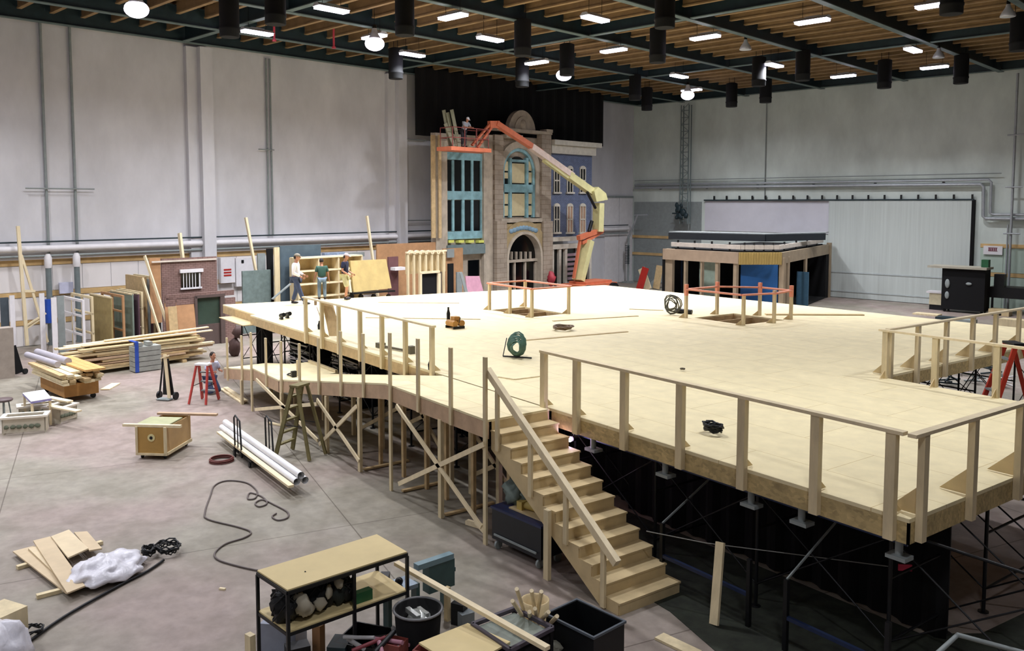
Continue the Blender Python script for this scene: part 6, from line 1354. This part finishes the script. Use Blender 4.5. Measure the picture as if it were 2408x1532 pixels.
# machine bench
pm = F(905, 1352, .8); pn = F(1062, 1300, .8); dr = (pn - pm).normalized(); an = math.atan2(dr.y, dr.x); pc = pm.lerp(pn, .5); pc.z = 0
t = thing('planer_machine', 'dark green machine with long grey top bar behind the bin', 'machine', pc, an); T0 = WM[t.name]; L_ = (pn - pm).length
MG = M('machine_green', '2f4c4c', .45, .15)
MB(T0).use(M('machine_grey', '6f8a92', .4)).box(-L_ * .05, L_ / 2, -.06, .06, .72, .8).build('top_bar', t)
MB(T0).use(MG).box(L_ * .12, L_ / 2 + .02, -.05, .12, .3, .72).box(L_ / 2, L_ / 2 + .06, -.02, .04, .5, .56).build('motor_housing', t)
MB(T0).use(M('machine_bed', '8495a4', .35, metal=.4)).box(-L_ / 2 - .05, -L_ * .1, -.14, .2, .52, .58).build('bed', t)
MB(T0).use(BLK).ball((-L_ * .3, 0, .63), .06, 6).build('knob', t)
for x in (-L_ * .45, -.05, L_ * .4): MB(T0).use(MG).box(x - .03, x + .03, -.04, .1, 0, .52 if x < 0 else .3).build('leg', t)
# long plank across
pa, pb = F(932, 1325, .95), F(1288, 1526, .78)
tag(MB().use(LUM2).bar(pa, pb, .085, .05).build('plank'), 'long narrow timber lying diagonally over the foreground benches', 'timber')
# plywood cart, red boxes, tray
quad('square plywood sheet on the low black cart in foreground', [(985, 1512), (1100, 1466), (1200, 1510), (1085, 1575)], .62, TT)
pq = F(1095, 1520, .55); fb_box('low_cart', 'low black cart under the square plywood sheet', 'cart', (1110, 1700), .0, .57, .6, .45, BLK, .55)
for pxs, lab in (((885, 1512), 'left dark red open box at the bottom of picture'), ((965, 1530), 'right dark red open box at the bottom of picture')):
    q = F(pxs[0] + 40, pxs[1] - 5, .5); q.z = 0; T = MB(Matrix.Translation(q) @ Matrix.Rotation(.55, 4, 'Z')).use(M('red_box', '7c3c34', .5)); s_ = .15
    T.box(-s_, s_, -.12, -.1, .3, .5).box(-s_, s_, .1, .12, .3, .5).box(-s_, -s_ + .02, -.1, .1, .3, .5).box(s_ - .02, s_, -.1, .1, .3, .5).box(-s_, s_, -.12, .12, 0, .3); tag(T.build('red_box'), lab, 'box')
t = thing('tray_cart', 'dark cart with two wire glass trays below the stairs', 'cart', F(1180, 1500))
A_, B_, C_, D_ = [F(*q, .62) for q in ((1110, 1470), (1210, 1432), (1300, 1478), (1200, 1530))]
cen = (A_ + B_ + C_ + D_) / 4
m = MB().use(M('tray_frame', '4c4650', .5)); crn = [A_, B_, C_, D_]
for i in range(4): m.bar(crn[i], crn[(i + 1) % 4], .05, .05)
m.bar(A_.lerp(B_, .45), D_.lerp(C_, .45), .04, .05); m.build('rim', t)
MB().use(M('wire_glass', '8a9288', .35, .12, 8)).prism([v.lerp(cen, .1) - Vector((0, 0, .05)) for v in crn], (0, 0, .02)).build('glass', t)
for v in crn: v = v.lerp(cen, .05); MB().use(BLK).box(v.x - .025, v.x + .025, v.y - .025, v.y + .025, 0, .6).build('leg', t)
MB().use(BLKM).prism([Vector((v.x, v.y, .2)) for v in [w_.lerp(cen, .05) for w_ in crn]], (0, 0, .34)).build('drawer_box', t)
# tube bin
q = F(1258, 1500); t = thing('tube_bin', 'tall open bin of tan cardboard holding wooden poles', 'bin', q)
MB(Matrix.Translation(q)).use(PLYW).lathe([(.19, 0), (.2, .55), (.18, .55), (.17, .05)], (0, 0, 0), 18).build('bin_body', t)
poles = [((1215, 1386), (.0, -.05)), ((1250, 1390), (.03, .05)), ((1273, 1392), (-.05, .03)), ((1205, 1414), (.06, -.04)), ((1258, 1432), (.0, .08)), ((1290, 1440), (-.04, -.08)), ((1310, 1450), (.08, .02)), ((1245, 1440), (-.08, .0))]
for i, ((x, y), (dx, dy)) in enumerate(poles):
    hh = (1.1, 1.0, 1.0, .95, .8, .78, .75, .78)[i]; tp = F(x, y, hh); bs = q + Vector((dx, dy, .06)); m = MB().use(LUM2).cyl(bs, tp, .028, 8); tag(m.build('wooden_pole'), '%s wooden pole standing in the tan tube bin' % ordn(sorted(range(8), key=lambda k: poles[k][0][0]).index(i), 8), 'pole', 'poles in the tube bin')
# black crate
q = F(1375, 1500, .35); q.z = 0; t = thing('mesh_crate', 'large black open crate at the foot of the stairs', 'crate', q, .12); T0 = WM[t.name]
MB(T0).use(BLKM).box(-.42, .42, -.3, .3, .02, .05).build('bottom_panel', t)
for x0, x1, y0, y1 in ((-.42, .42, -.3, -.28), (-.42, .42, .28, .3), (-.42, -.4, -.28, .28), (.4, .42, -.28, .28)): MB(T0).use(BLK).box(x0, x1, y0, y1, .02, .62).build('side_panel', t)
m = MB(T0).use(GREY).use(M('crate_rim', '505860', .5)); m.box(-.44, .44, -.32, -.29, .6, .63).box(-.44, .44, .29, .32, .6, .63).box(-.44, -.41, -.29, .29, .6, .63).box(.41, .44, -.29, .29, .6, .63); m.build('rim', t)
m = MB(Matrix.Translation(F(1300, 1520, .3))).use(M('grey_rag', '8a8a7c', .8)); m.ball((0, 0, 0), .12, 7, (1.2, .8, .7), .5, 6); tag(m.build('rag'), 'grey crumpled rag beside the tube bin', 'rag')
# black chest under stairs
P1, P2 = F(1152, 1318 - 40), F(1268, 1358 - 18); P1 = F(1155, 1290); P2 = F(1270, 1345); dr = (P2 - P1).normalized(); an = math.atan2(dr.y, dr.x); W1 = (P2 - P1).length
t = thing('tool_chest', 'black wheeled tool chest tucked under the stair landing', 'tool chest', P1, an); T0 = WM[t.name]
NV = M('chest_black', '12161e', .4, .2)
MB(T0).use(NV).box(0, W1, .02, .6, .18, .72).build('body', t); MB(T0).use(M('chest_edge', '1f2a50', .4)).box(-.02, W1 + .02, 0, .62, .72, .76).build('lid_edge', t)
MB(T0).use(GREY).box(.08, W1 - .1, -.01, .015, .26, .29).build('bumper_strip', t)
for x in (.1, W1 - .1):
    for y in (.08, .5): MB(T0).use(GREY).cyl((x - .02, y, .08), (x + .02, y, .08), .08, 10).build('caster', t)
tag(MB(T0).use(PLYW).box(.3, W1 - .05, .15, .5, .765, .79).build('board'), 'plywood board on top of the black tool chest', 'board')
m = MB(T0).use(M('grey_green_cloth', '7d8c86', .8, .2, 6)); m.ball((.22, .35, .98), .2, 8, (1, .9, 1), .7, 2); m.ball((.42, .42, .93), .14, 7, (1, 1, .9), .6, 5); tag(m.build('cloth_bag'), 'grey green cloth bag on the black tool chest', 'bag')
m = MB(T0).use(M('yellow_tool', 'c8b060', .6)); m.cyl((.55, .3, .86), (.85, .35, .86), .065, 10).box(.45, .58, .2, .4, .79, .93); tag(m.build('yellow_tool'), 'yellowish power tool on the black tool chest', 'tool')
# boards near right
pa, pb = F(1679, 1470), F(1692, 1278, .98)
bt = F(1679, 1470, .02); tp = bt + Vector((-.15, .35, 0)); d_ = ray(1694, 1276); s_ = 1.0; tp = EYE + d_ * ((bt.y + .3) / d_.y)
tag(MB().use(LUM).bar(bt, tp, .15, .04, (0, 1, 0)).build('board'), 'short wide board leaning upright before the dark underside', 'board')
tag(MB().use(LUM).bar(F(1550, 1497, .02), F(1640, 1540, .02), .2, .035).build('board'), 'board lying on the floor at the bottom, below the stairs', 'board')
tag(MB().use(GREY).tube([F(2180, 1560, .9), F(2252, 1494, .95), F(2440, 1545, .95), F(2380, 1640, .95), F(2180, 1560, .9)], .03, 8).build('metal_rail'), 'grey metal tube frame cut by the bottom right corner', 'metal frame')
p = F(1105, 1232); tag(MB().use(LUM2).bar(F(1098, 1228, .05), F(1137, 1240, .05), .1, .08).bar(F(1118, 1228, .13), F(1140, 1252, .04), .06, .06).build('wood_scrap'), 'two wood scraps lying by the stair landing post', 'wood scrap')
# red ladder in stairwell
dl = ray(2385, 805); p = EYE + dl * (19.2 / dl.y); p = Vector((p.x, p.y, 0)); zt = (EYE + dl * (19.2 / dl.y)).z
stepladder('step_ladder', 'tall red step ladder standing in the stairwell opening', p, -.63, zt, .7, .36, 1.05, M('ladder_bright_red', 'c23a24', .5), 8, BLK)
for i, (x, y, r) in enumerate(((-10.6, 18.2, 1.57), (-10.6, 20.4, 1.57), (-10.6, 22.6, 1.57), (-10.6, 24.8, 1.57))): copy_tree(sc, (x, y, 0), r)
for i, (x, y) in enumerate(((2180, 880), (2230, 895), (2260, 870), (2290, 890), (2330, 870), (2360, 900))):
    p = F(x, y + 12); c = MB(Matrix.Translation(p)).use([GREY, STEEL, WHITE][i % 3])
    for k in range(5): a_ = k * 1.3 + i; c.cyl((.35 * cos(a_), .35 * sin(a_), .04 + .05 * k), (-.35 * cos(a_), -.35 * sin(a_), .12 + .07 * k), .03, 6)
    tag(c.build('tangled_pipes'), '%s pipe heap on the floor below the stairwell opening' % ordn(i, 6), 'pipe heap', 'pipe heaps below the stairwell opening')
